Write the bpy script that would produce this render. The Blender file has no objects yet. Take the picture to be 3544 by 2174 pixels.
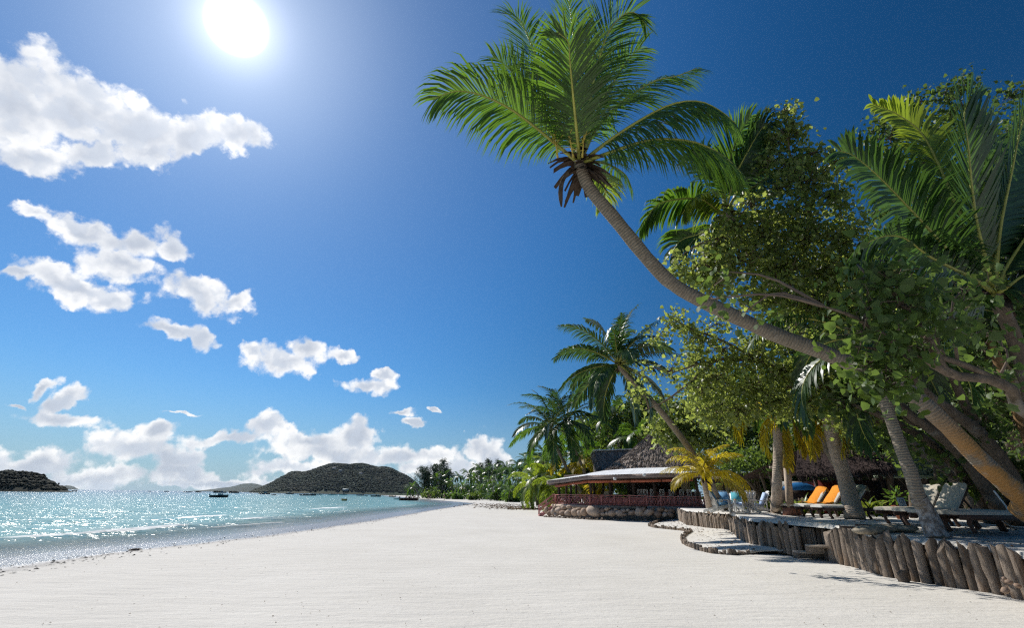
import bpy, math, random
import numpy as np
from mathutils import Vector, Matrix, Euler

# ------------------------------------------------------------------ camera, sky, sun, exposure
R = math.radians
scene = bpy.context.scene
col = scene.collection
CAM_H, PITCH, ROLL, FPX = 1.6, R(21.8), R(0.82), 1575.0      # full-resolution photo pixels
CX, CY = 1772.0, 1087.0
cam = bpy.data.cameras.new('camera')
cam.sensor_width = 36.0
cam.lens = FPX / 3544 * 36
cam.clip_start, cam.clip_end = 0.1, 40000
cam_o = bpy.data.objects.new('camera', cam)
col.objects.link(cam_o)
cam_o.matrix_world = Matrix.Translation((0, 0, CAM_H)) @ Matrix.Rotation(math.pi/2 + PITCH, 4, 'X') @ Matrix.Rotation(ROLL, 4, 'Z')
scene.camera = cam_o

def ray(px, py):
    dx, dy = px - CX, py - CY
    a = dx*math.cos(ROLL) + dy*math.sin(ROLL)
    b = -dx*math.sin(ROLL) + dy*math.cos(ROLL)
    u, v = a/FPX, -b/FPX
    return Vector((u, math.cos(PITCH) - v*math.sin(PITCH), math.sin(PITCH) + v*math.cos(PITCH)))
def P(px, py, depth):                      # a point at that depth along the optical axis
    return Vector((0, 0, CAM_H)) + ray(px, py)*depth
def G(px, py, z=0.0):                      # a point on the level z
    d = ray(px, py)
    return Vector((0, 0, CAM_H)) + d*((z - CAM_H)/d.z)
def D(x, y): return x*1.4389, y*1.4389

SUN = ray(820, 85).normalized()
SUN_EL = math.asin(SUN.z)
SUN_AZ = math.atan2(SUN.x, SUN.y)          # clockwise from +Y

sun_l = bpy.data.lights.new('sun', 'SUN')
sun_l.energy = 3.95
sun_l.angle = R(0.55)
sun_l.color = (1.0, 0.965, 0.90)
sun_o = bpy.data.objects.new('sun', sun_l)
col.objects.link(sun_o)
sun_o.rotation_euler = (-SUN).to_track_quat('-Z', 'Y').to_euler()
sun_o.location = (-60, 70, 90)

vs = scene.view_settings
vs.view_transform, vs.look, vs.gamma, vs.use_curve_mapping = 'Standard', 'None', 1.0, False
vs.exposure = 0.40
cy = scene.cycles
cy.max_bounces, cy.diffuse_bounces, cy.glossy_bounces, cy.transmission_bounces, cy.transparent_max_bounces = 6, 3, 3, 4, 6
cy.sample_clamp_indirect = 4.0
cy.sample_clamp_direct = 14.0
cy.use_denoising = False
cy.filter_width = 1.25
cy.denoiser = 'OPENIMAGEDENOISE'
cy.caustics_reflective = False
cy.caustics_refractive = False

world = bpy.data.worlds.new('World')
scene.world = world
world.use_nodes = True
SKY_STRENGTH = 0.063
CLOUDS = [  # photo-space ellipses turned below into directions: x, y, rx, ry, tilt, thickness
 (20,235,210,150,12,1.0),(190,265,170,100,22,1.0),(330,312,150,72,12,1.0),(470,325,105,55,0,.8),(565,328,72,46,-8,.7),(90,385,150,50,4,.9),(230,375,110,50,-6,.9),(350,370,90,40,-12,.8),
 (85,520,75,24,14,.5),(185,556,105,30,20,.6),(320,588,115,40,0,.8),(415,588,58,44,30,.8),(290,640,120,38,12,.8),(170,690,150,36,22,.7),(265,722,85,32,8,.7),(45,662,48,15,10,.4),
 (475,702,115,44,26,.7),(560,722,46,34,-38,.6),(425,800,92,22,16,.6),(495,824,52,28,14,.6),
 (690,868,86,34,6,.7),(722,842,48,34,0,.7),(615,850,34,18,20,.4),(835,862,42,18,14,.35),(884,932,62,26,2,.6),(915,905,34,11,10,.25),(958,995,42,11,-4,.3),(990,1020,44,12,-8,.3),(1052,986,22,6,12,.2),
 (100,938,52,18,-28,.35),(150,965,75,24,-18,.6),(150,1002,115,20,4,.6),(30,975,40,8,12,.25),(430,980,46,5,2,.2),
 (110,1110,150,38,-6,.8),(380,1032,60,28,-14,.8),(310,1075,130,45,-6,1.0),(420,1100,95,42,14,.9),(200,1150,230,36,0,.8),(450,1140,110,34,8,.8),(30,1130,80,50,0,.8),
 (560,1052,110,22,2,.6),(648,1026,62,34,-18,.9),(740,1062,130,34,4,.9),(862,1042,64,40,-4,.9),(800,1090,150,32,2,.9),(690,1130,90,20,-8,.6),(960,1100,95,30,-4,.8),(1050,1098,70,30,0,.8),(1152,1078,56,40,0,1.0),(1180,1108,55,40,20,1.0),(1040,1130,190,30,0,.8),(820,1135,180,24,0,.6),(560,1165,220,14,0,.3)]

def build_world():
    nt = world.node_tree
    for n in list(nt.nodes): nt.nodes.remove(n)
    N, L = nt.nodes.new, nt.links.new
    def math_(op, a, b=None, c=None, clamp=False):
        n = N('ShaderNodeMath'); n.operation = op; n.use_clamp = clamp
        for i, v in enumerate((a, b, c)):
            if v is None: continue
            if isinstance(v, (int, float)): n.inputs[i].default_value = v
            else: L(v, n.inputs[i])
        return n.outputs[0]
    def smooth(v, lo, hi):
        n = N('ShaderNodeMapRange'); n.interpolation_type = 'SMOOTHSTEP'
        L(v, n.inputs[0]); n.inputs[1].default_value = lo; n.inputs[2].default_value = hi
        return n.outputs[0]
    def vm(op, a, b=None):
        n = N('ShaderNodeVectorMath'); n.operation = op
        for i, v in enumerate((a, b)):
            if v is None: continue
            if isinstance(v, (tuple, list, Vector)): n.inputs[i].default_value = tuple(v)
            else: L(v, n.inputs[i])
        return n
    def mixc(f, a, b):
        n = N('ShaderNodeMix'); n.data_type = 'RGBA'
        for s, v in ((n.inputs[0], f), (n.inputs[6], a), (n.inputs[7], b)):
            if isinstance(v, (int, float)): s.default_value = v
            elif isinstance(v, tuple): s.default_value = (*v, 1)
            else: L(v, s)
        return n.outputs[2]
    tc = N('ShaderNodeTexCoord'); d = tc.outputs['Generated']
    sky = N('ShaderNodeTexSky'); sky.sky_type = 'NISHITA'; sky.sun_disc = False
    sky.sun_elevation = SUN_EL; sky.sun_rotation = SUN_AZ
    sky.air_density, sky.dust_density, sky.ozone_density = 1.0, 0.25, 1.6
    hs = N('ShaderNodeHueSaturation'); hs.inputs['Saturation'].default_value = 1.2
    tint = N('ShaderNodeMix'); tint.data_type = 'RGBA'; tint.blend_type = 'MULTIPLY'; tint.inputs[0].default_value = 1.0
    tint.inputs[7].default_value = (.70, .93, 1.14, 1)
    L(sky.outputs[0], tint.inputs[6]); L(tint.outputs[2], hs.inputs['Color'])
    ds_ = vm('DOT_PRODUCT', d, tuple(SUN)).outputs['Value']
    pol = math_('SUBTRACT', 1.0, math_('MULTIPLY', smooth(math_('SUBTRACT', 1.0, math_('MULTIPLY', ds_, ds_)), .30, 1.0), .42))
    b_sky = N('ShaderNodeBackground'); b_sky.inputs[1].default_value = SKY_STRENGTH
    sepz = N('ShaderNodeSeparateXYZ'); L(d, sepz.inputs[0])
    low = smooth(sepz.outputs[2], .22, -.02)
    hsv = vm('SCALE', hs.outputs[0]); L(pol, hsv.inputs['Scale'])
    L(mixc(math_('MULTIPLY', low, .7), hsv.outputs[0], (3.1, 5.0, 7.1)), b_sky.inputs[0])
    # clouds
    def noise(vec, scale, detail, rough, dim='3D'):
        n = N('ShaderNodeTexNoise'); n.inputs['Scale'].default_value = scale
        n.inputs['Detail'].default_value = detail; n.inputs['Roughness'].default_value = rough
        L(vec, n.inputs['Vector']); return n
    w1 = noise(d, 9, 3, .55); w2 = noise(d, 40, 4, .6)
    o1 = vm('SCALE', vm('SUBTRACT', w1.outputs['Color'], (.5,.5,.5)).outputs[0]); o1.inputs['Scale'].default_value = .06
    o2 = vm('SCALE', vm('SUBTRACT', w2.outputs['Color'], (.5,.5,.5)).outputs[0]); o2.inputs['Scale'].default_value = .028
    dw = vm('ADD', vm('ADD', d, o1.outputs[0]).outputs[0], o2.outputs[0]).outputs[0]
    acc = None
    for (x, y, rx, ry, t, th) in CLOUDS:
        X, Y = D(x, y); rx *= 1.4389; ry *= 1.4389
        c = ray(X, Y).normalized()
        ct, st = math.cos(R(t)), math.sin(R(t))
        e1 = ray(X + ct*rx, Y + st*rx).normalized() - c
        e2 = ray(X + st*ry, Y - ct*ry).normalized() - c
        a = e1 - c*e1.dot(c); ra = a.length; a.normalize()
        b = e2 - c*e2.dot(c); b -= a*b.dot(a); rb = b.length; b.normalize()
        M = Matrix((a, b, a.cross(b))).transposed()
        m = N('ShaderNodeMapping'); m.vector_type = 'TEXTURE'
        L(dw, m.inputs['Vector'])
        m.inputs['Location'].default_value = c
        m.inputs['Rotation'].default_value = M.to_euler('XYZ')
        m.inputs['Scale'].default_value = (ra, rb, .8)
        ln = vm('LENGTH', m.outputs[0]).outputs['Value']
        acc = ln if acc is None else math_('SMOOTH_MIN', acc, ln, .22)
    f1 = noise(d, 22, 8, .6); f2 = noise(d, 11, 4, .55); fx = noise(d, 110, 4, .65)
    def puff(vec):
        """cauliflower lumps"""
        tot = None
        for sc_, am in ((19, .66), (52, .34)):
            v = N('ShaderNodeTexVoronoi'); v.feature = 'SMOOTH_F1'; v.inputs['Scale'].default_value = sc_; v.inputs['Smoothness'].default_value = .35
            L(vec, v.inputs['Vector'])
            k = math_('MULTIPLY', math_('SUBTRACT', .45, v.outputs['Distance']), am*1.6)
            tot = k if tot is None else math_('ADD', tot, k)
        return tot
    wv = vm('ADD', d, o2.outputs[0]).outputs[0]
    pf = puff(wv); pf2 = puff(vm('ADD', wv, tuple(SUN*.016)).outputs[0])
    F = math_('SUBTRACT', 1.10, acc)
    F = math_('ADD', F, math_('MULTIPLY', math_('SUBTRACT', f1.outputs['Fac'], .5), .95))
    F = math_('ADD', F, math_('MULTIPLY', pf, .85))
    F = math_('ADD', F, math_('MULTIPLY', math_('SUBTRACT', fx.outputs['Fac'], .5), .4))
    dens = smooth(F, -.04, .46)
    # thick parts are grey seen against the sun, rims and lumps turned to it glow white
    thick = smooth(math_('ADD', math_('SUBTRACT', 1.0, acc), math_('MULTIPLY', math_('SUBTRACT', f2.outputs['Fac'], .5), 2.4)), .05, 1.0)
    lit = smooth(math_('SUBTRACT', pf, pf2), -.22, .16)
    ccol = mixc(thick, (1.0, 1.0, 1.0), (.50, .55, .64))
    ccol = mixc(math_('MULTIPLY', math_('SUBTRACT', 1.0, lit), .62), ccol, (.56, .62, .72))
    b_cl = N('ShaderNodeBackground'); b_cl.inputs[1].default_value = .80
    L(ccol, b_cl.inputs[0])
    mix = N('ShaderNodeMixShader')
    L(math_('MULTIPLY', dens, .96), mix.inputs[0]); L(b_sky.outputs[0], mix.inputs[1]); L(b_cl.outputs[0], mix.inputs[2])
    # the sun itself with its bright aureole
    dot = vm('DOT_PRODUCT', vm('NORMALIZE', d).outputs[0], tuple(SUN)).outputs['Value']
    dot = math_('MAXIMUM', dot, 0.0)
    g = math_('MULTIPLY', smooth(dot, math.cos(R(2.9)), math.cos(R(.6))), 1.4)
    g = math_('ADD', g, math_('MULTIPLY', math_('POWER', dot, 600.0), .55))
    g = math_('ADD', g, math_('MULTIPLY', math_('POWER', dot, 60.0), .17))
    g = math_('ADD', g, math_('MULTIPLY', math_('POWER', dot, 7.0), .06))
    b_sun = N('ShaderNodeBackground'); b_sun.inputs[0].default_value = (1, .985, .97, 1)
    L(g, b_sun.inputs[1])
    add = N('ShaderNodeAddShader'); L(mix.outputs[0], add.inputs[0]); L(b_sun.outputs[0], add.inputs[1])
    out = N('ShaderNodeOutputWorld'); L(add.outputs[0], out.inputs[0])
build_world()
world.cycles.sampling_method = 'MANUAL'
world.cycles.sample_map_resolution = 512

# ------------------------------------------------------------------ helpers
rnd = random.Random(7)
nrng = np.random.default_rng(11)
Z = Vector((0, 0, 1))

class NT:
    """small node-graph writer for procedural materials"""
    def __init__(s, name, rough=.6, spec=.3):
        s.m = bpy.data.materials.new(name); s.m.use_nodes = True
        s.t = s.m.node_tree; s.b = s.t.nodes['Principled BSDF']; s.out = s.t.nodes['Material Output']
        s.b.inputs['Roughness'].default_value = rough
        s.b.inputs['Specular IOR Level'].default_value = spec
        s.geo = None
    def n(s, k): return s.t.nodes.new('ShaderNode' + k)
    def l(s, a, b): s.t.links.new(a, b)
    def pos(s):
        g = s.n('NewGeometry'); return g.outputs['Position']
    def objc(s):
        return s.n('TexCoord').outputs['Object']
    def mapv(s, v, scale=(1,1,1), rot=(0,0,0)):
        m = s.n('Mapping'); s.l(v, m.inputs['Vector']); m.inputs['Scale'].default_value = scale; m.inputs['Rotation'].default_value = rot
        return m.outputs[0]
    def noise(s, v, scale, detail=4, rough=.6, dist=0):
        n = s.n('TexNoise'); s.l(v, n.inputs['Vector'])
        n.inputs['Scale'].default_value = scale; n.inputs['Detail'].default_value = detail
        n.inputs['Roughness'].default_value = rough; n.inputs['Distortion'].default_value = dist
        return n.outputs['Fac']
    def ramp(s, f, stops):
        r = s.n('ValToRGB'); s.l(f, r.inputs[0]); e = r.color_ramp.elements
        while len(e) < len(stops): e.new(.5)
        for el, (p, c) in zip(e, stops):
            el.position = p; el.color = (*c, 1) if len(c) == 3 else c
        return r.outputs[0]
    def math(s, op, a, b=None, clamp=False):
        n = s.n('Math'); n.operation = op; n.use_clamp = clamp
        for i, v in enumerate((a, b)):
            if v is None: continue
            if isinstance(v, (int, float)): n.inputs[i].default_value = v
            else: s.l(v, n.inputs[i])
        return n.outputs[0]
    def mapr(s, v, a, b, c=0, d=1, smooth=True):
        n = s.n('MapRange'); s.l(v, n.inputs[0])
        if smooth: n.interpolation_type = 'SMOOTHSTEP'
        for i, x in enumerate((a, b, c, d)): n.inputs[i+1].default_value = x
        return n.outputs[0]
    def mix(s, f, a, b, mode='MIX'):
        n = s.n('Mix'); n.data_type = 'RGBA'; n.blend_type = mode
        for k, v in ((0, f), (6, a), (7, b)):
            if isinstance(v, (int, float)): n.inputs[k].default_value = v
            elif isinstance(v, tuple): n.inputs[k].default_value = (*v, 1)
            else: s.l(v, n.inputs[k])
        return n.outputs[2]
    def rand(s): return s.n('ObjectInfo').outputs['Random']
    def island(s):
        return s.n('NewGeometry').outputs['Random Per Island']
    def color(s, c):
        if isinstance(c, tuple): s.b.inputs['Base Color'].default_value = (*c, 1)
        else: s.l(c, s.b.inputs['Base Color'])
        return s
    def bump(s, h, strength=.5, dist=.02, prev=None):
        b = s.n('Bump'); b.inputs['Strength'].default_value = strength; b.inputs['Distance'].default_value = dist
        s.l(h, b.inputs['Height'])
        if prev is not None: s.l(prev, b.inputs['Normal'])
        s.l(b.outputs[0], s.b.inputs['Normal']); return b.outputs[0]
    def translucent(s, colr, fac):
        """leaf: part of the light passes through"""
        tr = s.n('BsdfTranslucent')
        if isinstance(colr, tuple): tr.inputs[0].default_value = (*colr, 1)
        else: s.l(colr, tr.inputs[0])
        mx = s.n('MixShader'); mx.inputs[0].default_value = fac
        s.l(s.b.outputs[0], mx.inputs[1]); s.l(tr.outputs[0], mx.inputs[2]); s.l(mx.outputs[0], s.out.inputs[0])
        return s

def simple(name, c, rough=.6, spec=.3, var=.25, scale=6, bump=.0, bdist=.01, stretch=(1,1,1)):
    t = NT(name, rough, spec)
    v = t.mapv(t.objc(), stretch)
    f = t.noise(v, scale, 5, .65)
    a = tuple(x*(1-var) for x in c); b = tuple(min(1, x*(1+var)) for x in c)
    t.color(t.ramp(f, [(.28, a), (.72, b)]))
    if bump: t.bump(f, bump, bdist)
    return t.m

class MB:
    """collects shapes and becomes ONE mesh"""
    def __init__(s): s.v = []; s.f = []; s.n = 0
    def add(s, verts, faces):
        k = s.n
        s.v.append(np.asarray([tuple(p) for p in verts], dtype=np.float64).reshape(-1, 3)); s.n += len(verts)
        s.f.extend([tuple(i + k for i in f) for f in faces]); return s
    def box(s, c, size, rot=None, taper=1.0):
        x, y, z = size[0]/2, size[1]/2, size[2]/2
        pts = [Vector((sx*x*(taper if sz > 0 else 1), sy*y*(taper if sz > 0 else 1), sz*z)) for sz in (-1, 1) for sy in (-1, 1) for sx in (-1, 1)]
        if rot is not None:
            M = rot if isinstance(rot, Matrix) else Euler(rot).to_matrix()
            pts = [M @ p for p in pts]
        c = Vector(c)
        return s.add([p + c for p in pts], [(0,2,3,1),(4,5,7,6),(0,1,5,4),(2,6,7,3),(0,4,6,2),(1,3,7,5)])
    def bar(s, a, b, w, h, up=Z):
        """box beam from a to b"""
        a, b = Vector(a), Vector(b); t = (b - a); ln = t.length; t.normalize()
        sd = t.cross(up)
        if sd.length < 1e-4: sd = Vector((1, 0, 0))
        sd.normalize(); u = sd.cross(t)
        M = Matrix((t, sd, u)).transposed()
        return s.box((a + b)/2, (ln, w, h), M)
    def tube(s, pts, radii, n=8, cap=True, wob=0.0, seed=0):
        pts = [Vector(p) for p in pts]
        if isinstance(radii, (int, float)): radii = [radii]*len(pts)
        rr = random.Random(seed)
        vs_, fs = [], []
        prev = None
        for i, p in enumerate(pts):
            t = (pts[min(i+1, len(pts)-1)] - pts[max(i-1, 0)]).normalized()
            if prev is None:
                a = t.cross(Z)
                if a.length < 1e-3: a = Vector((1, 0, 0))
                a.normalize()
            else:
                a = (prev - t*prev.dot(t)).normalized()
            prev = a; b = t.cross(a)
            for k in range(n):
                an = 2*math.pi*k/n
                r = radii[i]*(1 + (rr.random()-.5)*2*wob)
                vs_.append(p + a*(math.cos(an)*r) + b*(math.sin(an)*r))
        for i in range(len(pts)-1):
            for k in range(n):
                k2 = (k+1) % n
                fs.append((i*n+k, i*n+k2, (i+1)*n+k2, (i+1)*n+k))
        if cap:
            fs.append(tuple(range(n-1, -1, -1))); m = (len(pts)-1)*n
            fs.append(tuple(m+k for k in range(n)))
        return s.add(vs_, fs)
    def sheet(s, rows):
        """grid of points"""
        h, w = len(rows), len(rows[0])
        return s.add([p for r in rows for p in r], [(i*w+j, i*w+j+1, (i+1)*w+j+1, (i+1)*w+j) for i in range(h-1) for j in range(w-1)])
    def arr(s, V, Fc):
        s.v.append(np.asarray(V, float)); k = s.n; s.n += len(V)
        s.f.extend((np.asarray(Fc) + k).tolist()); return s
    def prism(s, outline, z0, z1):
        n = len(outline)
        pts = [(x, y, z0) for x, y in outline] + [(x, y, z1) for x, y in outline]
        return s.add(pts, [tuple(range(n-1, -1, -1)), tuple(range(n, 2*n))] + [(i, (i+1) % n, n+(i+1) % n, n+i) for i in range(n)])
    def ellipsoid(s, c, r, nu=10, nv=7, wob=0, seed=0):
        rr = random.Random(seed); vs_ = []; fs = []
        c = Vector(c)
        for i in range(nv+1):
            th = math.pi*i/nv
            for j in range(nu):
                ph = 2*math.pi*j/nu; k = 1 + (rr.random()-.5)*2*wob
                vs_.append(c + Vector((r[0]*math.sin(th)*math.cos(ph)*k, r[1]*math.sin(th)*math.sin(ph)*k, r[2]*math.cos(th)*k)))
        for i in range(nv):
            for j in range(nu):
                j2 = (j+1) % nu; fs.append((i*nu+j, (i+1)*nu+j, (i+1)*nu+j2, i*nu+j2))
        return s.add(vs_, fs)
    def mesh(s, name, off=(0, 0, 0), smooth=False):
        me = bpy.data.meshes.new(name)
        V = np.concatenate(s.v) - np.asarray(tuple(off)) if s.v else np.zeros((0, 3))
        nv = len(V); me.vertices.add(nv); me.vertices.foreach_set('co', V.ravel())
        ls = np.fromiter((len(f) for f in s.f), dtype=np.int32, count=len(s.f))
        flat = np.fromiter((i for f in s.f for i in f), dtype=np.int32, count=int(ls.sum()))
        me.loops.add(len(flat)); me.loops.foreach_set('vertex_index', flat)
        me.polygons.add(len(ls)); st = np.concatenate(([0], np.cumsum(ls)[:-1])).astype(np.int32) if len(ls) else np.zeros(0, np.int32)
        me.polygons.foreach_set('loop_start', st); me.polygons.foreach_set('loop_total', ls)
        if smooth: me.polygons.foreach_set('use_smooth', np.ones(len(ls), bool))
        me.update(calc_edges=True); me.validate()
        return me

OFF = {}
def link(o, parent=None):
    col.objects.link(o)
    if parent is not None: o.parent = parent
    return o
def tag(o, label=None, cat=None, group=None, kind=None):
    if label: o['label'] = label
    if cat: o['category'] = cat
    if group: o['group'] = group
    if kind: o['kind'] = kind
    return o
def thing(name, label, cat, loc=(0, 0, 0), group=None, rz=0):
    """Empty at a thing's base; its parts are built in world coordinates unless loc is set later"""
    o = bpy.data.objects.new(name, None); o.empty_display_size = .2
    o.location = loc; o.rotation_euler = (0, 0, rz); OFF[o] = Vector(loc)
    col.objects.link(o)
    return tag(o, label, cat, group)
def part(name, mb, mat, parent=None, smooth=False, kind=None, label=None):
    off = OFF.get(parent, Vector((0, 0, 0)))
    me = mb if isinstance(mb, bpy.types.Mesh) else mb.mesh(name, off, smooth)
    if mat is not None and len(me.materials) == 0: me.materials.append(mat)
    o = bpy.data.objects.new(name, me); link(o, parent); OFF[o] = off
    return tag(o, label, None, None, kind)
def solo(name, mb, mat, label, cat, base=None, group=None, smooth=False, kind=None):
    """a thing that is one mesh, origin at its base"""
    V = np.concatenate(mb.v)
    if base is None: base = ((V[:,0].min()+V[:,0].max())/2, (V[:,1].min()+V[:,1].max())/2, V[:,2].min())
    me = mb.mesh(name, base, smooth); me.materials.append(mat)
    o = bpy.data.objects.new(name, me); o.location = base; link(o)
    return tag(o, label, cat, group, kind)
def structure(name, mb, mat, smooth=False, kind='structure'):
    me = mb if isinstance(mb, bpy.types.Mesh) else mb.mesh(name, (0,0,0), smooth); me.materials.append(mat)
    o = bpy.data.objects.new(name, me); link(o)
    return tag(o, kind=kind)
def dup(root, loc, rz=0.0, label=None, scale=1.0, group=None):
    """copy a thing with its parts and sub-parts"""
    r = root.copy(); col.objects.link(r); r.location = loc; r.rotation_euler = (0, 0, rz)
    r.scale = (scale,)*3 if isinstance(scale, (int, float)) else scale
    if label: r['label'] = label
    if group: r['group'] = group
    for ch in list(root.children):
        c = ch.copy(); col.objects.link(c); c.parent = r
        for g in list(ch.children):
            q = g.copy(); col.objects.link(q); q.parent = c
    return r
def bez(pts, n):
    """Catmull-Rom through points"""
    p = [Vector(a) for a in pts]; p = [p[0]*2 - p[1]] + p + [p[-1]*2 - p[-2]]
    out = []; segs = len(p) - 3
    for i in range(n):
        u = i/(n-1)*segs; k = min(int(u), segs-1); t = u - k
        a, b, c, d = p[k:k+4]
        out.append(.5*((2*b) + (c-a)*t + (2*a-5*b+4*c-d)*t*t + (3*b-a-3*c+d)*t**3))
    return out
def vnoise(x, y, seed=0):
    """smooth value noise on arrays"""
    x = np.asarray(x, float); y = np.asarray(y, float)
    xi = np.floor(x).astype(int); yi = np.floor(y).astype(int); fx = x - xi; fy = y - yi
    def h(a, b):
        k = (a*374761393 + b*668265263 + seed*974711) & 0x7fffffff
        k = ((k ^ (k >> 13))*1274126177) & 0x7fffffff
        return ((k ^ (k >> 16)) & 0xffff)/65535.0
    fx = fx*fx*(3-2*fx); fy = fy*fy*(3-2*fy)
    return (h(xi, yi)*(1-fx) + h(xi+1, yi)*fx)*(1-fy) + (h(xi, yi+1)*(1-fx) + h(xi+1, yi+1)*fx)*fy
def fbm(x, y, o=4, seed=0):
    r = 0; a = .5
    for i in range(o):
        r = r + a*vnoise(np.asarray(x)*2**i, np.asarray(y)*2**i, seed+i); a *= .5
    return r

# ------------------------------------------------------------------ beach, sea, terrace
DRY = [(-900,2090),(0,1980),(432,1916),(935,1858),(1295,1806),(1500,1768),(1600,1752),(1648,1743),(1560,1735.5),(1470,1728),(1400,1721),(1340,1716)]
dry = [G(x, y) for x, y in DRY]
dry = np.array([(p.x, p.y) for p in [dry[0] + (dry[0]-dry[1])*6] + dry])
def shore_dist(x, y):
    """signed distance to the dry-sand line, positive on the sea side (left of the line)"""
    best = np.full(np.shape(x), 1e9); sgn = np.ones(np.shape(x))
    for (ax, ay), (bx, by) in zip(dry[:-1], dry[1:]):
        dx, dy = bx-ax, by-ay; L2 = dx*dx+dy*dy
        t = np.clip(((x-ax)*dx + (y-ay)*dy)/L2, 0, 1)
        ex, ey = x-(ax+t*dx), y-(ay+t*dy); dd = np.hypot(ex, ey)
        m = dd < best; best = np.where(m, dd, best); sgn = np.where(m, np.sign(dx*(y-ay) - dy*(x-ax)), sgn)
    return best*sgn
def shore_z(d):
    """beach profile: flat dry sand, a gentle fall to the sea"""
    return np.where(d > 0, -.052*d, 0) - np.where(d > 30, .10*(np.minimum(d, 60)-30), 0)
SEA_Z = -0.20

# low stump edging and the raised sand behind it
STUMP = [(2238,1789),(2262,1797),(2286,1806),(2246,1822),(2264,1828),(2300,1832),(2358,1838),(2394,1844),(2372,1856),(2362,1871),(2366,1882),(2385,1893),(2420,1906),(2462,1917),(2500,1921),(2545,1923),(2590,1921),(2620,1915)]
stump_line = [G(x, y) for x, y in STUMP]
# main log wall: pixel of the foot, foot height, pixel of the top
WALL_A = [(2336,1790,.25),(2380,1814,.25),(2445,1822,.25),(2500,1827,.25),(2527,1830,.25),(2571,1866,.24),(2603,1881,.22),(2675,1893,.20),(2735,1904,.18),(2775,1911,.17)]
WALL_B = [(2879,1931,.12),(2964,1955,.08),(3084,1996,.03),(3209,2021,0),(3345,2043,0),(3455,2062,0),(3560,2085,0),(3700,2130,0),(3900,2200,0)]
wall_a = [G(*w) for w in WALL_A]; wall_b = [G(*w) for w in WALL_B]
def terrace_z(x, y):
    """the upper sand rises gently away from the wall"""
    return 0.72 + .28*np.clip((np.hypot(x, y) - 10)/8, 0, 1)

def GT(px, py):                          # a point on the terrace sand
    z = .9
    for _ in range(6):
        q = G(px, py, z); z = float(terrace_z(q.x, q.y))
    return q
def grid_axis(lo, hi, c, s, n):
    a, b = math.asinh((lo-c)/s), math.asinh((hi-c)/s)
    return c + s*np.sinh(np.linspace(a, b, n))
gx = grid_axis(-260, 420, 0, 9, 250); gy = grid_axis(-40, 620, 8, 12, 260)
X, Y = np.meshgrid(gx, gy)
SD = shore_dist(X, Y)
ZB = shore_z(SD)
amp = np.clip(1 - SD/2, .15, 1)
ZB = ZB + amp*((fbm(X/2.3, Y/2.3, 4, 3)-.47)*.055 + (fbm(X/.55, Y/.9, 3, 9)-.44)*.022)*np.clip(1.3-np.hypot(X, Y)/90, .25, 1)
# soft bank at the right foot of the wall
mb = MB()
h, w = X.shape
idx = np.arange(h*w).reshape(h, w)
mb.arr(np.stack([X.ravel(), Y.ravel(), ZB.ravel()], 1), np.stack([idx[:-1,:-1], idx[:-1,1:], idx[1:,1:], idx[1:,:-1]], -1).reshape(-1, 4))

def sand_material(name, wetline=True):
    t = NT(name, .85, .15)
    p = t.pos()
    big = t.noise(p, .35, 5, .6); fine = t.noise(p, 60, 3, .7)
    streak = t.noise(t.mapv(p, (1.2, 5.5, 1), (0, 0, R(-14))), 1.3, 6, .68)
    grit = t.noise(p, 9, 8, .75)
    c = t.ramp(big, [(.3, (.565, .535, .485)), (.7, (.63, .60, .55))])
    c = t.mix(t.mapr(streak, .52, .78, 0, .22), c, (.44, .40, .35))
    c = t.mix(t.mapr(fine, .62, .75, 0, .25), c, (.45, .41, .36))
    specks = t.mapr(t.noise(t.mapv(p, (1, 2.2, 1)), 13, 2, .5), .735, .76)
    c = t.mix(t.math('MULTIPLY', specks, .8), c, (.16, .13, .10))
    if wetline:
        a = t.n('Attribute'); a.attribute_name = 'shore'
        s = t.math('ADD', a.outputs['Fac'], t.math('MULTIPLY', t.math('SUBTRACT', t.noise(p, .55, 4, .6), .5), 1.6))
        wet = t.mapr(s, -.25, .55)
        c = t.mix(wet, c, (.24, .225, .215))
        t.l(t.mapr(s, -.1, 1.0, .85, .20), t.b.inputs['Roughness'])
        t.l(t.mapr(s, .0, 1.0, .15, .55), t.b.inputs['Specular IOR Level'])
    t.color(c)
    dune = t.noise(t.mapv(p, (.8, 2.6, 1), (0, 0, R(-10))), 1.1, 5, .6)
    hgt = t.math('ADD', t.math('MULTIPLY', dune, 1.0), t.math('ADD', t.math('MULTIPLY', grit, .35), t.math('MULTIPLY', streak, .35)))
    vo = t.n('TexVoronoi'); vo.feature = 'SMOOTH_F1'; vo.inputs['Scale'].default_value = 2.3; vo.inputs['Smoothness'].default_value = .4
    t.l(t.mapv(p, (1, 1.5, 1), (0, 0, .4)), vo.inputs['Vector'])
    pr_ = t.math('MULTIPLY', t.mapr(vo.outputs['Distance'], .05, .22, 1, 0), t.mapr(t.noise(p, .22, 3, .6), .50, .62))
    hgt = t.math('SUBTRACT', hgt, t.math('MULTIPLY', pr_, .30))
    t.bump(hgt, .75, .07)
    return t.m
M_sand = sand_material('pale_coral_sand')
beach_me = mb.mesh('beach', smooth=True)
at_ = beach_me.attributes.new('shore', 'FLOAT', 'POINT'); at_.data.foreach_set('value', SD.ravel().astype(np.float32))
beach = structure('beach', beach_me, M_sand)
M_sand2 = sand_material('terrace_sand', False)

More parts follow.
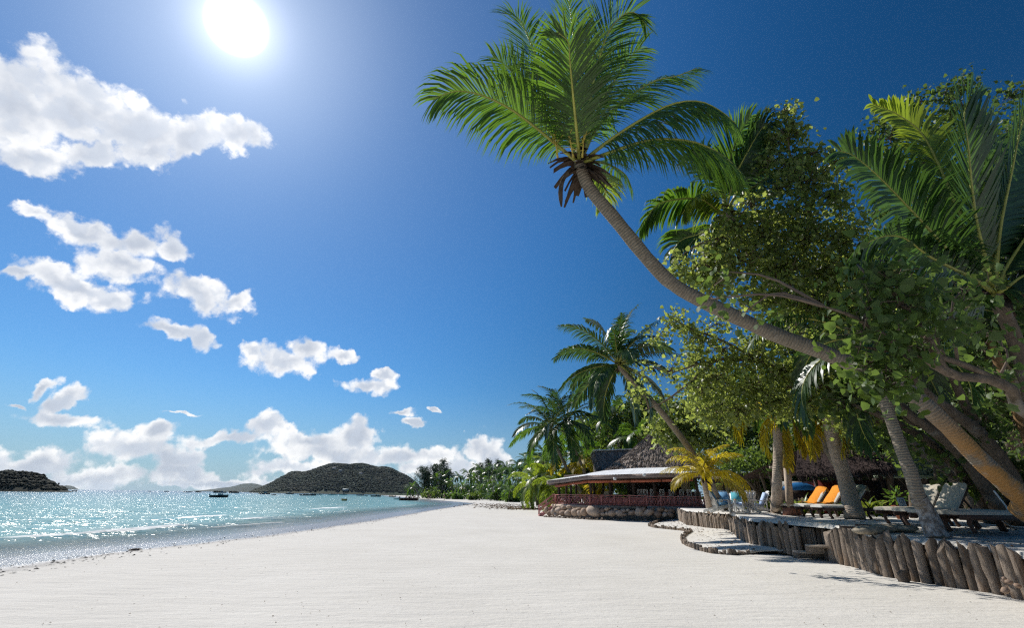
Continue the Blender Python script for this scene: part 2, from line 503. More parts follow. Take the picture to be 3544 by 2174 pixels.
def strip_ground(name, edge, far, zf, ts, mat, jit=.03):
    """sheet of sand from an edge line out to a far line"""
    m = MB(); rows = []
    for t in ts:
        row = []
        for a, b in zip(edge, far):
            p = a.lerp(b, t)
            row.append((p.x, p.y, zf(p, t) + (float(fbm(p.x/1.7, p.y/1.7, 4, 5))-.47)*jit*2))
        rows.append(row)
    m.sheet(rows); return structure(name, m, mat, smooth=True)
def resample(pts, step):
    out = []
    for a, b in zip(pts[:-1], pts[1:]):
        n = max(1, int((b-a).length/step))
        out += [a.lerp(b, i/n) for i in range(n)]
    return out + [pts[-1]]
# terrace: behind the log walls
wall_all = wall_a + wall_b
edge = resample([P(2200,1790,34)] + [p.copy() for p in wall_all] + [Vector((9, -6, 0)), Vector((9, -14, 0))], .4)
far = []
for p in edge:
    far.append(Vector((p.x + 60, p.y + 90, 0)))
strip_ground('terrace', [Vector((p.x, p.y, 0)) + Vector((.10, .12, 0)) for p in edge], far, lambda p, t: float(terrace_z(p.x, p.y)) - .02 - (.10 if t == 0 else 0), [0, .0015, .004, .008, .013, .02, .03, .045, .06, .08, .1, .13, .17, .22, .3, .4, .6, 1], M_sand2)
# sand held up by the stump edging
e2 = resample(stump_line, .35); f2_ = resample([w.copy() for w in wall_a], .35)
k2 = []
for i in range(len(e2)):
    q = f2_[min(len(f2_)-1, int(i/(len(e2)-1)*(len(f2_)-1)))]
    k2.append(Vector((q.x+.2, q.y+.2, 0)))
strip_ground('raised_sand', e2, k2, lambda p, t: .015 + .20*t, [0, .03, .08, .14, .22, .32, .44, .58, .72, .86, 1], M_sand2, .03)

# sea
sx = grid_axis(-9000, 1500, -15, 14, 330); sy = grid_axis(-60, 12000, 22, 12, 330)
SX, SY = np.meshgrid(sx, sy)
DS = shore_dist(SX, SY)
near = np.clip(1.25 - np.hypot(SX, SY)/130, 0, 1)
WV = near*np.clip(DS/14, 0, 1)*((fbm(SX/1.6, SY/1.1, 3, 21)-.44)*.14)
# small breakers running parallel to the shore
for c0, a0, w0 in ((4.6, .05, .40), (6.6, .07, .5), (9.6, .12, .6), (14.5, .13, .75), (20, .11, .9)):
    wob = (fbm(SX/9, SY/9, 3, int(c0*3))-.45)*4.2
    WV += near*1.3*a0*np.exp(-((DS-c0-wob)/w0)**2)*np.clip(fbm(SX/6+c0, SY/6, 2, 40+int(c0))*2.6-.55, 0, 1)
SZ = SEA_Z + WV - np.where(DS < -3, .8, 0)
ms = MB(); h, w = SX.shape; idx = np.arange(h*w).reshape(h, w)
keep = (DS > -12)
q = np.stack([idx[:-1,:-1], idx[:-1,1:], idx[1:,1:], idx[1:,:-1]], -1)
q = q[keep[:-1,:-1] | keep[1:,1:] | keep[:-1,1:] | keep[1:,:-1]].reshape(-1, 4)
ms.arr(np.stack([SX.ravel(), SY.ravel(), SZ.ravel()], 1), q)
t = NT('sea_water', .07, .5)
a = t.n('Attribute'); a.attribute_name = 'shore'; d = a.outputs['Fac']
p = t.pos()
dd = t.math('ADD', d, t.math('MULTIPLY', t.math('SUBTRACT', t.noise(t.mapv(p, (.35, 1, 1)), .12, 4, .6), .5), 26))
c = t.ramp(t.mapr(dd, 0, 420, 0, 1, False), [(0, (.30, .35, .32)), (.03, (.14, .33, .29)), (.10, (.06, .27, .245)), (.28, (.035, .18, .20)), (.7, (.022, .10, .15)), (1, (.015, .07, .12))])
foam_n = t.noise(t.mapv(p, (1, 1, 1)), 2.2, 6, .7)
af = t.n('Attribute'); af.attribute_name = 'crest'
foam = t.mapr(t.math('ADD', af.outputs['Fac'], t.math('MULTIPLY', t.math('SUBTRACT', foam_n, .5), .9)), .42, .75)
c = t.mix(foam, c, (.72, .74, .74))
t.color(c)
t.b.inputs['IOR'].default_value = 1.33
def wave_slope(scale, k, rot, st):
    n = t.n('TexNoise'); t.l(t.mapv(p, st, (0, 0, R(rot))), n.inputs['Vector'])
    n.inputs['Scale'].default_value = scale; n.inputs['Detail'].default_value = 2; n.inputs['Roughness'].default_value = .55
    a = t.n('VectorMath'); a.operation = 'SUBTRACT'; t.l(n.outputs['Color'], a.inputs[0]); a.inputs[1].default_value = (.5, .5, .5)
    m = t.n('VectorMath'); m.operation = 'MULTIPLY'; t.l(a.outputs[0], m.inputs[0]); m.inputs[1].default_value = (k, k, 0)
    return m.outputs[0]
def vadd(a, b):
    n = t.n('VectorMath'); n.operation = 'ADD'; t.l(a, n.inputs[0]); t.l(b, n.inputs[1]); return n.outputs[0]
g_ = t.n('NewGeometry')
sl_ = vadd(vadd(wave_slope(4.5, 1.9, 12, (.6, 1.6, 1)), wave_slope(1.1, 1.5, -15, (.6, 1.7, 1))), wave_slope(.16, .8, 10, (1, 1.6, 1)))
cm_ = t.n('VectorMath'); cm_.operation = 'SCALE'; t.l(sl_, cm_.inputs[0]); t.l(t.mapr(d, 1.5, 11, .22, 1.0), cm_.inputs['Scale'])
nv = t.n('VectorMath'); nv.operation = 'NORMALIZE'; t.l(vadd(g_.outputs['Normal'], cm_.outputs[0]), nv.inputs[0]); t.l(nv.outputs[0], t.b.inputs['Normal'])
t.l(t.mapr(foam, 0, 1, .16, .7), t.b.inputs['Roughness'])
# thin water at the edge lets the sand show
tr = t.n('BsdfTransparent'); mx = t.n('MixShader')
t.l(t.mapr(d, 2.5, 13, .22, 1.0), mx.inputs[0]); t.l(tr.outputs[0], mx.inputs[1]); t.l(t.b.outputs[0], mx.inputs[2]); t.l(mx.outputs[0], t.out.inputs[0])
M_sea = t.m
sea_me = ms.mesh('sea', smooth=True)
sea_me.attributes.new('shore', 'FLOAT', 'POINT').data.foreach_set('value', DS.ravel().astype(np.float32))
sea_me.attributes.new('crest', 'FLOAT', 'POINT').data.foreach_set('value', (np.clip(WV/.10, 0, 1.2)*np.clip(1.6-DS/18, 0, 1)).ravel().astype(np.float32))
sea = structure('sea', sea_me, M_sea)
sb = MB(); sb.sheet([[(-9000, -200, -9), (9000, -200, -9)], [(-9000, 12500, -9), (9000, 12500, -9)]])
structure('sea_bed', sb, M_sand2)

# ------------------------------------------------------------------ vegetation kit
def leaf_material(name, base, trans, fac=.4, rough=.42, spec=.45, yellow=0.0, var=.35):
    t = NT(name, rough, spec)
    r = t.island()
    n = t.noise(t.pos(), .9, 3, .6)
    k = t.math('ADD', t.math('MULTIPLY', r, .65), t.math('MULTIPLY', n, .35))
    lo = tuple(x*(1-var) for x in base); hi = tuple(x*(1+var) for x in base)
    yl = (.30, .24, .03)
    stops = [(.12, lo), (.55, base), (.88, hi)]
    if yellow: stops.append((1 - .02, tuple(a*(1-yellow) + b*yellow for a, b in zip(hi, yl))))
    t.color(t.ramp(k, stops))
    tl = tuple(x*(1-var) for x in trans); th = tuple(min(1, x*(1+var)) for x in trans)
    t.translucent(t.ramp(k, [(.15, tl), (.85, th)]), fac)
    return t.m
M_palm = leaf_material('palm_leaf', (.045, .095, .018), (.155, .29, .022), .42, .34, .55)
M_palm_lime = leaf_material('palm_leaf_lime', (.10, .15, .02), (.34, .44, .03), .45, .36, .5)
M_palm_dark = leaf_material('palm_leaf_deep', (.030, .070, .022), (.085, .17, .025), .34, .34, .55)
M_palm_gold = leaf_material('palm_leaf_golden', (.26, .21, .022), (.80, .62, .03), .52, .42, .4)
M_palm_dead = leaf_material('palm_leaf_dry', (.17, .125, .085), (.15, .10, .06), .2, .8, .1)
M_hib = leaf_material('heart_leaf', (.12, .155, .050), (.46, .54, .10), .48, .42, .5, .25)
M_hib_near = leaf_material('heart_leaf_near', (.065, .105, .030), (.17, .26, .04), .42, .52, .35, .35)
M_deep = leaf_material('shaded_wood_leaf', (.028, .044, .015), (.05, .08, .015), .3, .5, .3)  # darkened bush leaf, the deep shade of the wood painted into its colour
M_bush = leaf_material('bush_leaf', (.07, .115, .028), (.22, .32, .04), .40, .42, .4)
M_shrub = leaf_material('bright_shrub_leaf', (.075, .16, .03), (.20, .34, .03), .38, .42, .4)
M_strap = leaf_material('strap_leaf', (.10, .16, .025), (.28, .34, .03), .38, .35, .5, .4)
M_needle = leaf_material('casuarina_needle', (.040, .070, .038), (.06, .10, .04), .25, .6, .2)
M_rachis = simple('frond_stem', (.30, .30, .065), .45, .4, .25, 3)
M_rachis_gold = simple('golden_frond_stem', (.42, .33, .06), .45, .4, .2, 3)
M_husk = simple('dry_leaf_base', (.075, .055, .042), .9, .1, .55, 7, .6, .02)

def palm_bark(name, base, ring=(.10, .085, .07), lichen=None, scale=11):
    t = NT(name, .9, .1)
    uvz = t.n('Attribute'); uvz.attribute_name = 'along'
    al = uvz.outputs['Fac']; p = t.objc()
    jit = t.math('MULTIPLY', t.noise(p, 5, 3, .6), .10)
    w = t.n('TexWave'); w.wave_type = 'BANDS'; w.bands_direction = 'Z'
    cv = t.n('CombineXYZ'); t.l(t.math('ADD', al, jit), cv.inputs[2]); t.l(cv.outputs[0], w.inputs['Vector'])
    w.inputs['Scale'].default_value = scale/2.2; w.inputs['Distortion'].default_value = 1.2; w.inputs['Detail'].default_value = 3
    rg = w.outputs['Fac']
    n = t.noise(p, 9, 6, .7); nb = t.noise(p, 1.4, 4, .6)
    c = t.ramp(n, [(.25, tuple(x*.6 for x in base)), (.5, base), (.8, tuple(min(1, x*1.35) for x in base))])
    c = t.mix(t.mapr(rg, .75, .98, 0, .55), c, ring)
    if lichen: c = t.mix(t.math('MULTIPLY', t.mapr(nb, .41, .55, 0, .8), t.mapr(al, 5.2, 6.6, 1, 0)), c, lichen)
    c = t.mix(t.mapr(t.noise(p, 2.6, 4, .6), .62, .74, 0, .55), c, (.42, .40, .36))
    t.color(c)
    h = t.math('ADD', t.math('MULTIPLY', rg, -.6), t.math('MULTIPLY', n, .9))
    t.bump(h, .8, .03)
    return t.m
M_bark_palm = palm_bark('palm_bark', (.28, .24, .19))
M_bark_lichen = palm_bark('palm_bark_lichen', (.24, .20, .155), lichen=(.40, .20, .055))
M_bark_pale = palm_bark('palm_bark_pale', (.46, .375, .30), (.17, .12, .09))
M_bark_far = simple('far_palm_bark', (.20, .17, .14), .9, .1, .3, 2)
def bark_material(name, base):
    t = NT(name, .9, .1); p = t.objc()
    n = t.noise(t.mapv(p, (1, 1, .35)), 10, 7, .72); nb = t.noise(p, 1.8, 4, .6)
    c = t.ramp(n, [(.25, tuple(x*.45 for x in base)), (.55, base), (.8, tuple(x*1.5 for x in base))])
    c = t.mix(t.mapr(nb, .55, .68, 0, .5), c, (.30, .28, .25))
    t.color(c); t.bump(n, .9, .03); return t.m
M_bark = bark_material('tree_bark', (.16, .125, .095))
M_bark_orange = bark_material('tree_bark_orange', (.24, .15, .075))
M_twig = simple('twig', (.15, .115, .09), .9, .1, .3, 4)

def trunk_mesh(name, pts, radii, off, n=14, rings=0.0, seed=1):
    """tapered trunk with ring relief; 'along' holds the metres from the foot"""
    path = bez(pts, 46)
    ls = [0]
    for a, b in zip(path[:-1], path[1:]): ls.append(ls[-1] + (b-a).length)
    rr = np.interp(np.linspace(0, 1, len(path)), np.linspace(0, 1, len(radii)), radii)
    r2 = random.Random(seed)
    rr = [r*(1 + (r2.random()-.5)*rings) for r in rr]
    m = MB(); m.tube(path, rr, n, True, .035, seed)
    me = m.mesh(name, off, True)
    al = np.repeat(np.array(ls, np.float32), n)
    me.attributes.new('along', 'FLOAT', 'POINT').data.foreach_set('value', al)
    return me

def frond(ml, mr, path, nl, ll, lw, roll=0.0, droop=.5, side0=None, rr=rnd, r0=.035, start=.10, up_lift=.15, fold=0.25, seg=3):
    """one pinnate leaf: rachis tube into mr, leaflets into ml"""
    path = bez(path, 18)
    acc = [0.0]
    for a, b in zip(path[:-1], path[1:]): acc.append(acc[-1] + (b-a).length)
    tot = acc[-1]
    if mr is not None: mr.tube(path, [r0*(1 - .86*(a/tot)) for a in acc], 6)
    prevS = None
    V = []; F = []; k = 0
    Ss = []
    for i in range(len(path)):
        T = (path[min(i+1, len(path)-1)] - path[max(i-1, 0)]).normalized()
        S = T.cross(Z) if side0 is None else Vector(side0) - T*Vector(side0).dot(T)
        if side0 is None and prevS is not None: S = S + prevS*.6 if S.dot(prevS) > 0 else prevS - S*.2
        S = (S - T*S.dot(T))
        if S.length < 1e-3: S = prevS or Vector((1, 0, 0))
        S.normalize(); prevS = S
        S = Matrix.Rotation(R(roll), 3, T) @ S
        Ss.append((T, S, S.cross(T)))
    for j in range(nl):
        t = start + (1-start)*(j + rr.random()*.5)/nl
        s = t*tot
        i = max(q for q in range(len(acc)) if acc[q] <= s + 1e-9); i = min(i, len(path)-2)
        f = (s-acc[i])/(acc[i+1]-acc[i] + 1e-9)
        p = path[i].lerp(path[i+1], f); T, S, Nn = Ss[i]
        prof = (.40 + .60*min(1, (t-start)/.22))*(1 - .62*max(0, (t-.55)/.45)**1.5)
        for sg in (-1, 1):
            L_ = ll*prof*(.85 + rr.random()*.3)
            if rr.random() < .03: L_ *= .5
            ang = R(62 - 34*t + (rr.random()-.5)*12)
            d = (T*math.cos(ang) + S*(sg*math.sin(ang)) + Nn*(up_lift + (rr.random()-.5)*.16)).normalized()
            W = lw*(.8 + .4*rr.random())*(.7 + .5*prof)
            q = p.copy(); dr = d.copy()
            wv = d.cross(Nn); wv.normalize()
            wv = (wv*math.cos(fold*sg) + Nn*math.sin(fold*sg))
            ws = (.55, 1.0, .8, .02) if seg == 3 else (.7, 1, .02)
            sl = (.38, .34, .28) if seg == 3 else (.5, .5)
            for q_i in range(seg+1):
                V += [q - wv*(W*ws[q_i]/2), q + wv*(W*ws[q_i]/2)]
                if q_i < seg:
                    dr = (dr + Vector((0, 0, -1))*droop*(.35 + .65*q_i)*(.8 + .4*rr.random())).normalized()
                    q = q + dr*(L_*sl[q_i])
            for q_i in range(seg):
                F.append((k+q_i*2, k+q_i*2+1, k+q_i*2+3, k+q_i*2+2))
            k += 2*(seg+1)
    ml.add(V, F)

def auto_path(c, az, el, length, bend, n=7, rr=rnd):
    """a frond's spine leaving c towards az (from +X, ccw) at elevation el and bowing down"""
    pts = [Vector(c)]; e = el; st = length/(n-1)
    for i in range(n-1):
        u = i/(n-2)
        e = el - bend*u**1.4
        pts.append(pts[-1] + Vector((math.cos(az)*math.cos(e), math.sin(az)*math.cos(e), math.sin(e)))*st)
    return pts

HEART = np.array([(0,0,0),(-.50,.10,.10),(-.46,.58,.12),(0,1.0,-.05),(.46,.58,.12),(.50,.10,.10)])
HEART_F = [(0,3,2,1),(0,5,4,3)]
OVAL = np.array([(0,0,0),(-.28,.42,.05),(0,1.0,-.04),(.28,.42,.05)])
OVAL_F = [(0,2,1),(0,3,2)]
def leaves(mb, pts, size, tmpl='heart', seed=0, hang=.5, var=.48):
    """many small folded leaves at the given points, tips hanging"""
    g = np.random.default_rng(seed); n = len(pts)
    if n == 0: return
    T, Fc = (HEART, HEART_F) if tmpl == 'heart' else (OVAL, OVAL_F)
    tip = g.normal(size=(n, 3)); tip[:, 2] -= hang*1.8; tip /= np.linalg.norm(tip, axis=1)[:, None]
    nr = g.normal(size=(n, 3)); nr[:, 2] += .7
    nr -= tip*np.sum(nr*tip, 1)[:, None]; nr /= np.linalg.norm(nr, axis=1)[:, None] + 1e-9
    sd = np.cross(tip, nr)
    s = size*(1 - var + 2*var*g.random(n)**1.3)
    V = (sd[:, None, :]*T[None, :, 0, None] + tip[:, None, :]*T[None, :, 1, None] + nr[:, None, :]*T[None, :, 2, None])*s[:, None, None] + np.asarray(pts)[:, None, :]
    m = len(T); base = (np.arange(n)*m)[:, None]
    k = mb.n
    mb.v.append(V.reshape(-1, 3)); mb.n += n*m
    for f in Fc:
        mb.f.extend((base + np.array(f)[None, :] + k).tolist())

def clump_points(c, r, n_sub, per, spread, seed):
    """leaf positions gathered round twig ends through an ellipsoid"""
    g = np.random.default_rng(seed)
    d = g.normal(size=(n_sub, 3)); d /= np.linalg.norm(d, axis=1)[:, None]
    rad = g.random(n_sub)**.5*(1 + .35*(g.random(n_sub) < .18))
    ends = np.asarray(tuple(c)) + d*rad[:, None]*np.asarray(r)
    pts = (ends[:, None, :] + g.normal(size=(n_sub, per, 3))*spread).reshape(-1, 3)
    return ends, pts

# ------------------------------------------------------------------ far land and islands
def height_hill(name, sil, depth, thick, mat, seed, wob=.10, front=.9, nx=150, ny=46):
    """hill whose skyline follows the photo's ridge, sloping to the water front and back"""
    xs = np.array([p[0] for p in sil], float); ys = np.array([p[1] for p in sil], float)
    m = MB(); rows = []; tops = []
    px = np.linspace(xs[0], xs[-1], nx); py = np.interp(px, xs, ys)
    base_y = np.array([1087 + FPX*math.tan(PITCH)/math.cos(ROLL) + (x-CX)*math.tan(ROLL) for x in px])
    pr = [P(a, b, depth) for a, b in zip(px, py)]
    hh = np.array([max(.2, p.z - SEA_Z) for p in pr])
    for j in range(ny):
        v = -1 + 2*j/(ny-1)
        row = []
        for i in range(nx):
            u = i/(nx-1)
            prof = (1 - abs(v)**1.5)*(1 + .0*v)
            ridge = thick*.25*(float(fbm(u*5+3, .5, 3, seed))-.45)
            yy = pr[i].y + v*thick + ridge*(1-abs(v))
            n = float(fbm(u*14, (v+1)*4.5, 4, seed+5)) - .46
            z = SEA_Z - 1.2 + (hh[i]+1.2)*prof*(1 + n*wob*4*abs(v)*(1-abs(v))*2) + n*hh[i]*.10*prof
            sc = yy/pr[i].y
            row.append((pr[i].x*sc, yy, z))
        rows.append(row)
    m.sheet(rows)
    return structure(name, m, mat, True), rows
def forest_material(name, c, rough=.8, var=.5, scale=.12):
    t = NT(name, rough, .1); p = t.pos()
    n = t.noise(p, scale, 6, .7); n2 = t.noise(p, scale*.12, 4, .6); r = t.island()
    k = t.math('ADD', t.math('MULTIPLY', r, .5), t.math('MULTIPLY', n, .5))
    cc = t.ramp(k, [(.2, tuple(x*(1-var) for x in c)), (.55, c), (.85, tuple(x*(1+var) for x in c))])
    cc = t.mix(t.mapr(n2, .46, .62, 0, .5), cc, (.062, .056, .036))
    t.color(cc); return t.m
M_hill = forest_material('hill_forest', (.030, .046, .024), var=.3)
M_islet = forest_material('islet_forest', (.012, .016, .010), .9)  # near black: the backlit silhouette is put into the forest colour
M_farhill = forest_material('far_headland', (.035, .050, .035), .9, .3, .01)
M_granite = simple('grey_granite', (.30, .27, .25), .85, .2, .3, .8, .4, .1)

ICO = None
def blob(mb, c, r, seed):
    """lumpy low canopy of one far tree"""
    g = random.Random(seed); n = 7
    V = [Vector((c[0], c[1], c[2] + r[2]))]; 
    for zf, rf in ((.55, .75), (-.05, 1.0), (-.55, .7)):
        a0 = g.random()*6
        for k in range(n):
            a = a0 + 2*math.pi*k/n; q = rf*(.72 + .5*g.random())
            V.append(Vector((c[0] + math.cos(a)*r[0]*q, c[1] + math.sin(a)*r[1]*q, c[2] + r[2]*(zf + (g.random()-.5)*.35))))
    F = [(0, 1+k, 1+(k+1) % n) for k in range(n)]
    for ring in range(2):
        o = 1 + ring*n
        F += [(o+k, o+n+k, o+n+(k+1) % n, o+(k+1) % n) for k in range(n)]
    mb.add(V, F)

SIL_MAIN = [(862,1706),(880,1698),(905,1688),(935,1676),(962,1661),(985,1648),(1008,1636),(1030,1633),(1058,1634),(1080,1628),(1110,1618),(1135,1609),(1160,1606),(1190,1608),(1212,1610),(1240,1605),(1262,1607),(1290,1613),(1310,1618),(1340,1616),(1356,1620),(1372,1632),(1395,1644),(1415,1655),(1432,1668),(1448,1684),(1466,1700),(1490,1714)]
hill, hrows = height_hill('hill', SIL_MAIN, 1400, 210, M_hill, 3)
fm = MB(); g = random.Random(5)
for k in range(11000):
    j = g.randrange(2, 30); i = g.randrange(1, len(hrows[0])-1)
    a = Vector(hrows[j][i]); b = Vector(hrows[j+1][i+1] if i+1 < len(hrows[0]) else hrows[j][i]); p = a.lerp(b, g.random())
    if p.z < 1.5: continue
    s = 1.8 + 2.6*g.random()
    blob(fm, (p.x + g.uniform(-3, 3), p.y + g.uniform(-3, 3), p.z + s*.1), (s*1.3, s*1.3, s*.42), k)
structure('hill_forest', fm, M_hill, True, kind='stuff')
# bare granite outcrops, a long white villa and a waterfront house on the hill
gm = MB()
for k, (x, y) in enumerate(((1035,1683),(1042,1688),(1030,1690),(1158,1622),(1178,1630),(1250,1640))):
    c = P(x, y, 1265); gm.ellipsoid(c, (6, 5, 3.5), 8, 5, .22, k)
structure('granite_outcrop', gm, M_granite, kind='stuff')
M_white = simple('white_paint', (.80, .80, .78), .55, .4, .06, 3)
M_tealroof = simple('pale_metal_roof', (.50, .58, .56), .5, .4, .1, .5)
def hill_house(px, py, depth, wpx, hpx, roofmat, label, nwin):
    c = P(px, py, depth); w = wpx/FPX*depth; hgt = hpx/FPX*depth
    o = thing('hill_house', label, 'house', (c.x, c.y, c.z - hgt/2))
    part('wall', MB().box(c, (w, 8, hgt)), M_white, o)
    rf = MB(); z0 = c.z + hgt/2
    rf.add([(c.x-w*.55, c.y-5, z0), (c.x+w*.55, c.y-5, z0), (c.x+w*.55, c.y+5, z0), (c.x-w*.55, c.y+5, z0), (c.x-w*.45, c.y, z0+hgt*.5), (c.x+w*.45, c.y, z0+hgt*.5)], [(0,1,5,4),(2,3,4,5),(0,4,3),(1,2,5),(0,3,2,1)])
    part('roof', rf, roofmat, o)
    for i in range(nwin):
        x = c.x - w/2 + w*(i+.5)/nwin
        part('window', MB().box((x, c.y-4.02, c.z), (w/nwin*.5, .1, hgt*.5)), M_glass, o)
M_glass = NT('dark_window', .08, .5).color((.02, .025, .03)).m
hill_house(1259, 1661, 1260, 10, 3, M_white, 'small white villa high on the wooded hill', 3)
hill_house(1196, 1697, 1195, 20, 4, M_tealroof, 'long pale-roofed house at the foot of the wooded hill', 5)
# far blue headlands
height_hill('headland', [(655,1701),(700,1698),(735,1694),(765,1690),(790,1687),(812,1683),(832,1677),(850,1675),(868,1674),(888,1676),(905,1680),(930,1690),(980,1704)], 5200, 500, M_farhill, 8, nx=80, ny=16)
height_hill('headland', [(196,1692),(212,1686),(228,1681),(240,1681),(255,1685),(272,1694)], 5000, 250, M_farhill, 9, nx=40, ny=12)
# dark islet
SIL_IS = [(-320,1688),(-260,1655),(-180,1640),(-90,1632),(-30,1640),(0,1640),(15,1634),(40,1630),(60,1634),(95,1640),(130,1645),(150,1652),(158,1664),(180,1672),(195,1684),(215,1690),(238,1699),(250,1703)]
islet, irows = height_hill('islet', SIL_IS, 340, 26, M_islet, 12, nx=90, ny=26)
im = MB()
for k in range(1500):
    j = g.randrange(3, 20); i = g.randrange(2, len(irows[0])-4)
    p = Vector(irows[j][i]); 
    if p.z < 1.2: continue
    s = .8 + 1.1*g.random(); blob(im, (p.x+g.uniform(-1,1), p.y+g.uniform(-1,1), p.z - .2 + s*.2), (s, s, s*.8), 9000+k)
structure('islet_forest', im, M_islet, True, kind='stuff')
M_dark = simple('dark_paint', (.02, .02, .022), .6, .3, .2, 2)
pm = thing('channel_marker', 'thin pole with a square topmark standing on the dark islet shore', 'marker', P(203, 1692, 338))
part('pole', MB().tube([P(203, 1692, 338), P(203.5, 1676, 338)], .10, 6), M_dark, pm)
part('topmark', MB().box(P(203.5, 1675, 338), (1.3, .12, 1.1)), M_dark, pm)
# low rocks in the channel
def sea_rock(px, py, wpx, hpx, depth, label):
    c = P(px, py, depth); c.z = SEA_Z; w = wpx/FPX*depth/2; hh = hpx/FPX*depth
    m = MB(); rr = random.Random(int(px))
    for k in range(5):
        m.ellipsoid((c.x + (k-2)*w*.4, c.y + rr.uniform(-1, 1), SEA_Z), (w*.42, w*.35, hh*(.5 + .5*rr.random())), 9, 6, .15, k)
    solo('sea_rock', m, M_islet, label, 'rock')
sea_rock(260, 1699, 16, 4, 420, 'flat dark rock beside the tip of the dark islet')
sea_rock(518, 1697.5, 8, 2, 900, 'tiny rock on the horizon left of the far headland')
sea_rock(577, 1698.5, 14, 3, 900, 'low rock on the horizon between islet and headland')
sea_rock(660, 1701, 12, 2.5, 900, 'low rock at the seaward tip of the far headland')
sea_rock(688, 1702.5, 20, 4, 800, 'wide rock in front of the far headland')
sea_rock(752, 1702, 22, 8, 700, 'dark rock behind the moored catamaran')
sea_rock(811, 1702, 30, 7, 700, 'dark rock behind the low workboat')

# the air itself: thin even haze round the whole scene
hz = MB().box((0, 6000, 54), (19500, 13400, 132)).mesh('haze')
hm = bpy.data.materials.new('haze'); hm.use_nodes = True; hn = hm.node_tree; hn.nodes.remove(hn.nodes['Principled BSDF'])
pv = hn.nodes.new('ShaderNodeVolumePrincipled'); pv.inputs['Color'].default_value = (.72, .87, 1, 1); pv.inputs['Density'].default_value = 2.6e-5; pv.inputs['Anisotropy'].default_value = .25
hn.links.new(pv.outputs[0], hn.nodes['Material Output'].inputs['Volume'])
haze = structure('haze', hz, hm, kind='stuff')

# ------------------------------------------------------------------ far boats and people
M_hull_w = simple('white_gelcoat', (.72, .72, .72), .3, .5, .06, 2)
M_hull_d = simple('dark_hull', (.035, .03, .035), .3, .5, .2, 2)
M_hull_r = simple('maroon_hull', (.10, .022, .022), .35, .5, .2, 2)
M_orange = simple('orange_hull', (.55, .22, .03), .5, .4, .15, 3)
M_teal = simple('blue_stripe', (.04, .10, .22), .4, .4, .1, 2)
def hull_mesh(mb, L, B, H):
    """pointed bow at +x, flat transom, open cockpit"""
    rows_o, rows_i = [], []
    for i in range(11):
        u = i/10; x = -L/2 + L*u
        w = B/2*(1 - max(0, (u-.45)/.55)**2.2); w = max(w, .02)
        z1 = H*(1 + .35*u*u); zk = -.25*H + (.6*H*max(0, (u-.75)/.25)**2)
        rows_o.append([(x, -w, z1), (x, -w*.92, z1*.55), (x, -w*.6, zk*.3), (x, 0, zk), (x, w*.6, zk*.3), (x, w*.92, z1*.55), (x, w, z1)])
        rows_i.append([(x, -w*.9, z1), (x, -w*.82, H*.35), (x, w*.82, H*.35), (x, w*.9, z1)])
    mb.sheet(rows_o); mb.sheet([r[::-1] for r in rows_i])
    for a, b in zip(rows_o[:-1], rows_o[1:]):
        for s in (0, -1):
            pa, pb = a[s], b[s]
            mb.add([pa, pb, (pb[0], pb[1]*.9, pb[2]), (pa[0], pa[1]*.9, pa[2])], [(0,1,2,3)])
    t = rows_o[0]; mb.add(t, [(0,1,2,3,4,5,6)])
def boat(px, py, wpx, label, style='cabin', hullm=None, yaw=0.0, depth=None):
    g_ = G(px, py, SEA_Z); hullm = hullm or M_hull_w
    dpt = depth or (g_ - Vector((0, 0, CAM_H))).length*.9
    c = P(px, py, dpt); c.z = SEA_Z + .02
    L = 1.2*wpx/FPX*dpt/max(.45, abs(math.cos(yaw))); L = min(max(L, 2.4), 13); B = L*.30; H = L*.085 + .18
    o = thing({'cat': 'catamaran', 'dinghy': 'dinghy'}.get(style, 'motorboat'), label, 'boat', (0, 0, 0))
    m = MB()
    if style == 'cat':
        for s in (-1, 1):
            q = MB(); hull_mesh(q, L, B*.55, H); v = np.concatenate(q.v); v[:, 1] += s*B*.75; m.arr(v, [f for f in q.f if len(f) == 4]) if False else m.add(v, q.f)
        m.box((0, 0, H*.85), (L*.6, B*1.5, H*.3))
    else: hull_mesh(m, L, B, H)
    part('hull', m, hullm, o, True)
    if style in ('cabin', 'cat'):
        part('cabin', MB().box((L*.06, 0, H + L*.05), (L*.30, B*.62, L*.10), taper=.8), M_hull_w if hullm is not M_hull_w else M_hull_d, o)
        r = part('canopy', MB().box((-L*.08, 0, H + L*.16), (L*.42, B*.85, L*.014)), hullm, o)
        for sx in (-.26, .1):
            for sy in (-1, 1): part('canopy_post', MB().tube([(sx*L, sy*B*.36, H*.6), (sx*L, sy*B*.36, H + L*.155)], L*.006 + .01, 5), M_hull_w, o)
    if style == 'open':
        part('bench', MB().box((0, 0, H*.7), (L*.10, B*.75, H*.25)), M_hull_w, o)
        part('console', MB().box((L*.02, 0, H + L*.03), (L*.10, B*.3, L*.09), taper=.7), M_dark, o)
    if style == 'dinghy':
        part('bench', MB().box((-L*.1, 0, H*.75), (L*.12, B*.75, H*.2)), M_dark, o)
    if style != 'cat':
        e = part('outboard_motor', MB().box((-L*.53, 0, H + L*.03), (L*.05, B*.18, L*.09), taper=.75), M_dark, o)
        part('shaft', MB().box((-L*.53, 0, H*.3), (L*.02, B*.06, H*1.2)), M_dark, e)
    o.location = c; o.rotation_euler = (0, 0, yaw)
    return o, L, H
boat(757, 1725, 46, 'nearest dark-hulled moored motorboat with raised canopy, left of the hill', 'cabin', M_hull_d, .25)
boat(765, 1707.5, 40, 'dark catamaran moored behind the nearest motorboat', 'cat', M_hull_d, .1)
boat(808, 1708, 34, 'long low dark workboat moored beside the catamaran', 'open', M_hull_d, 0)
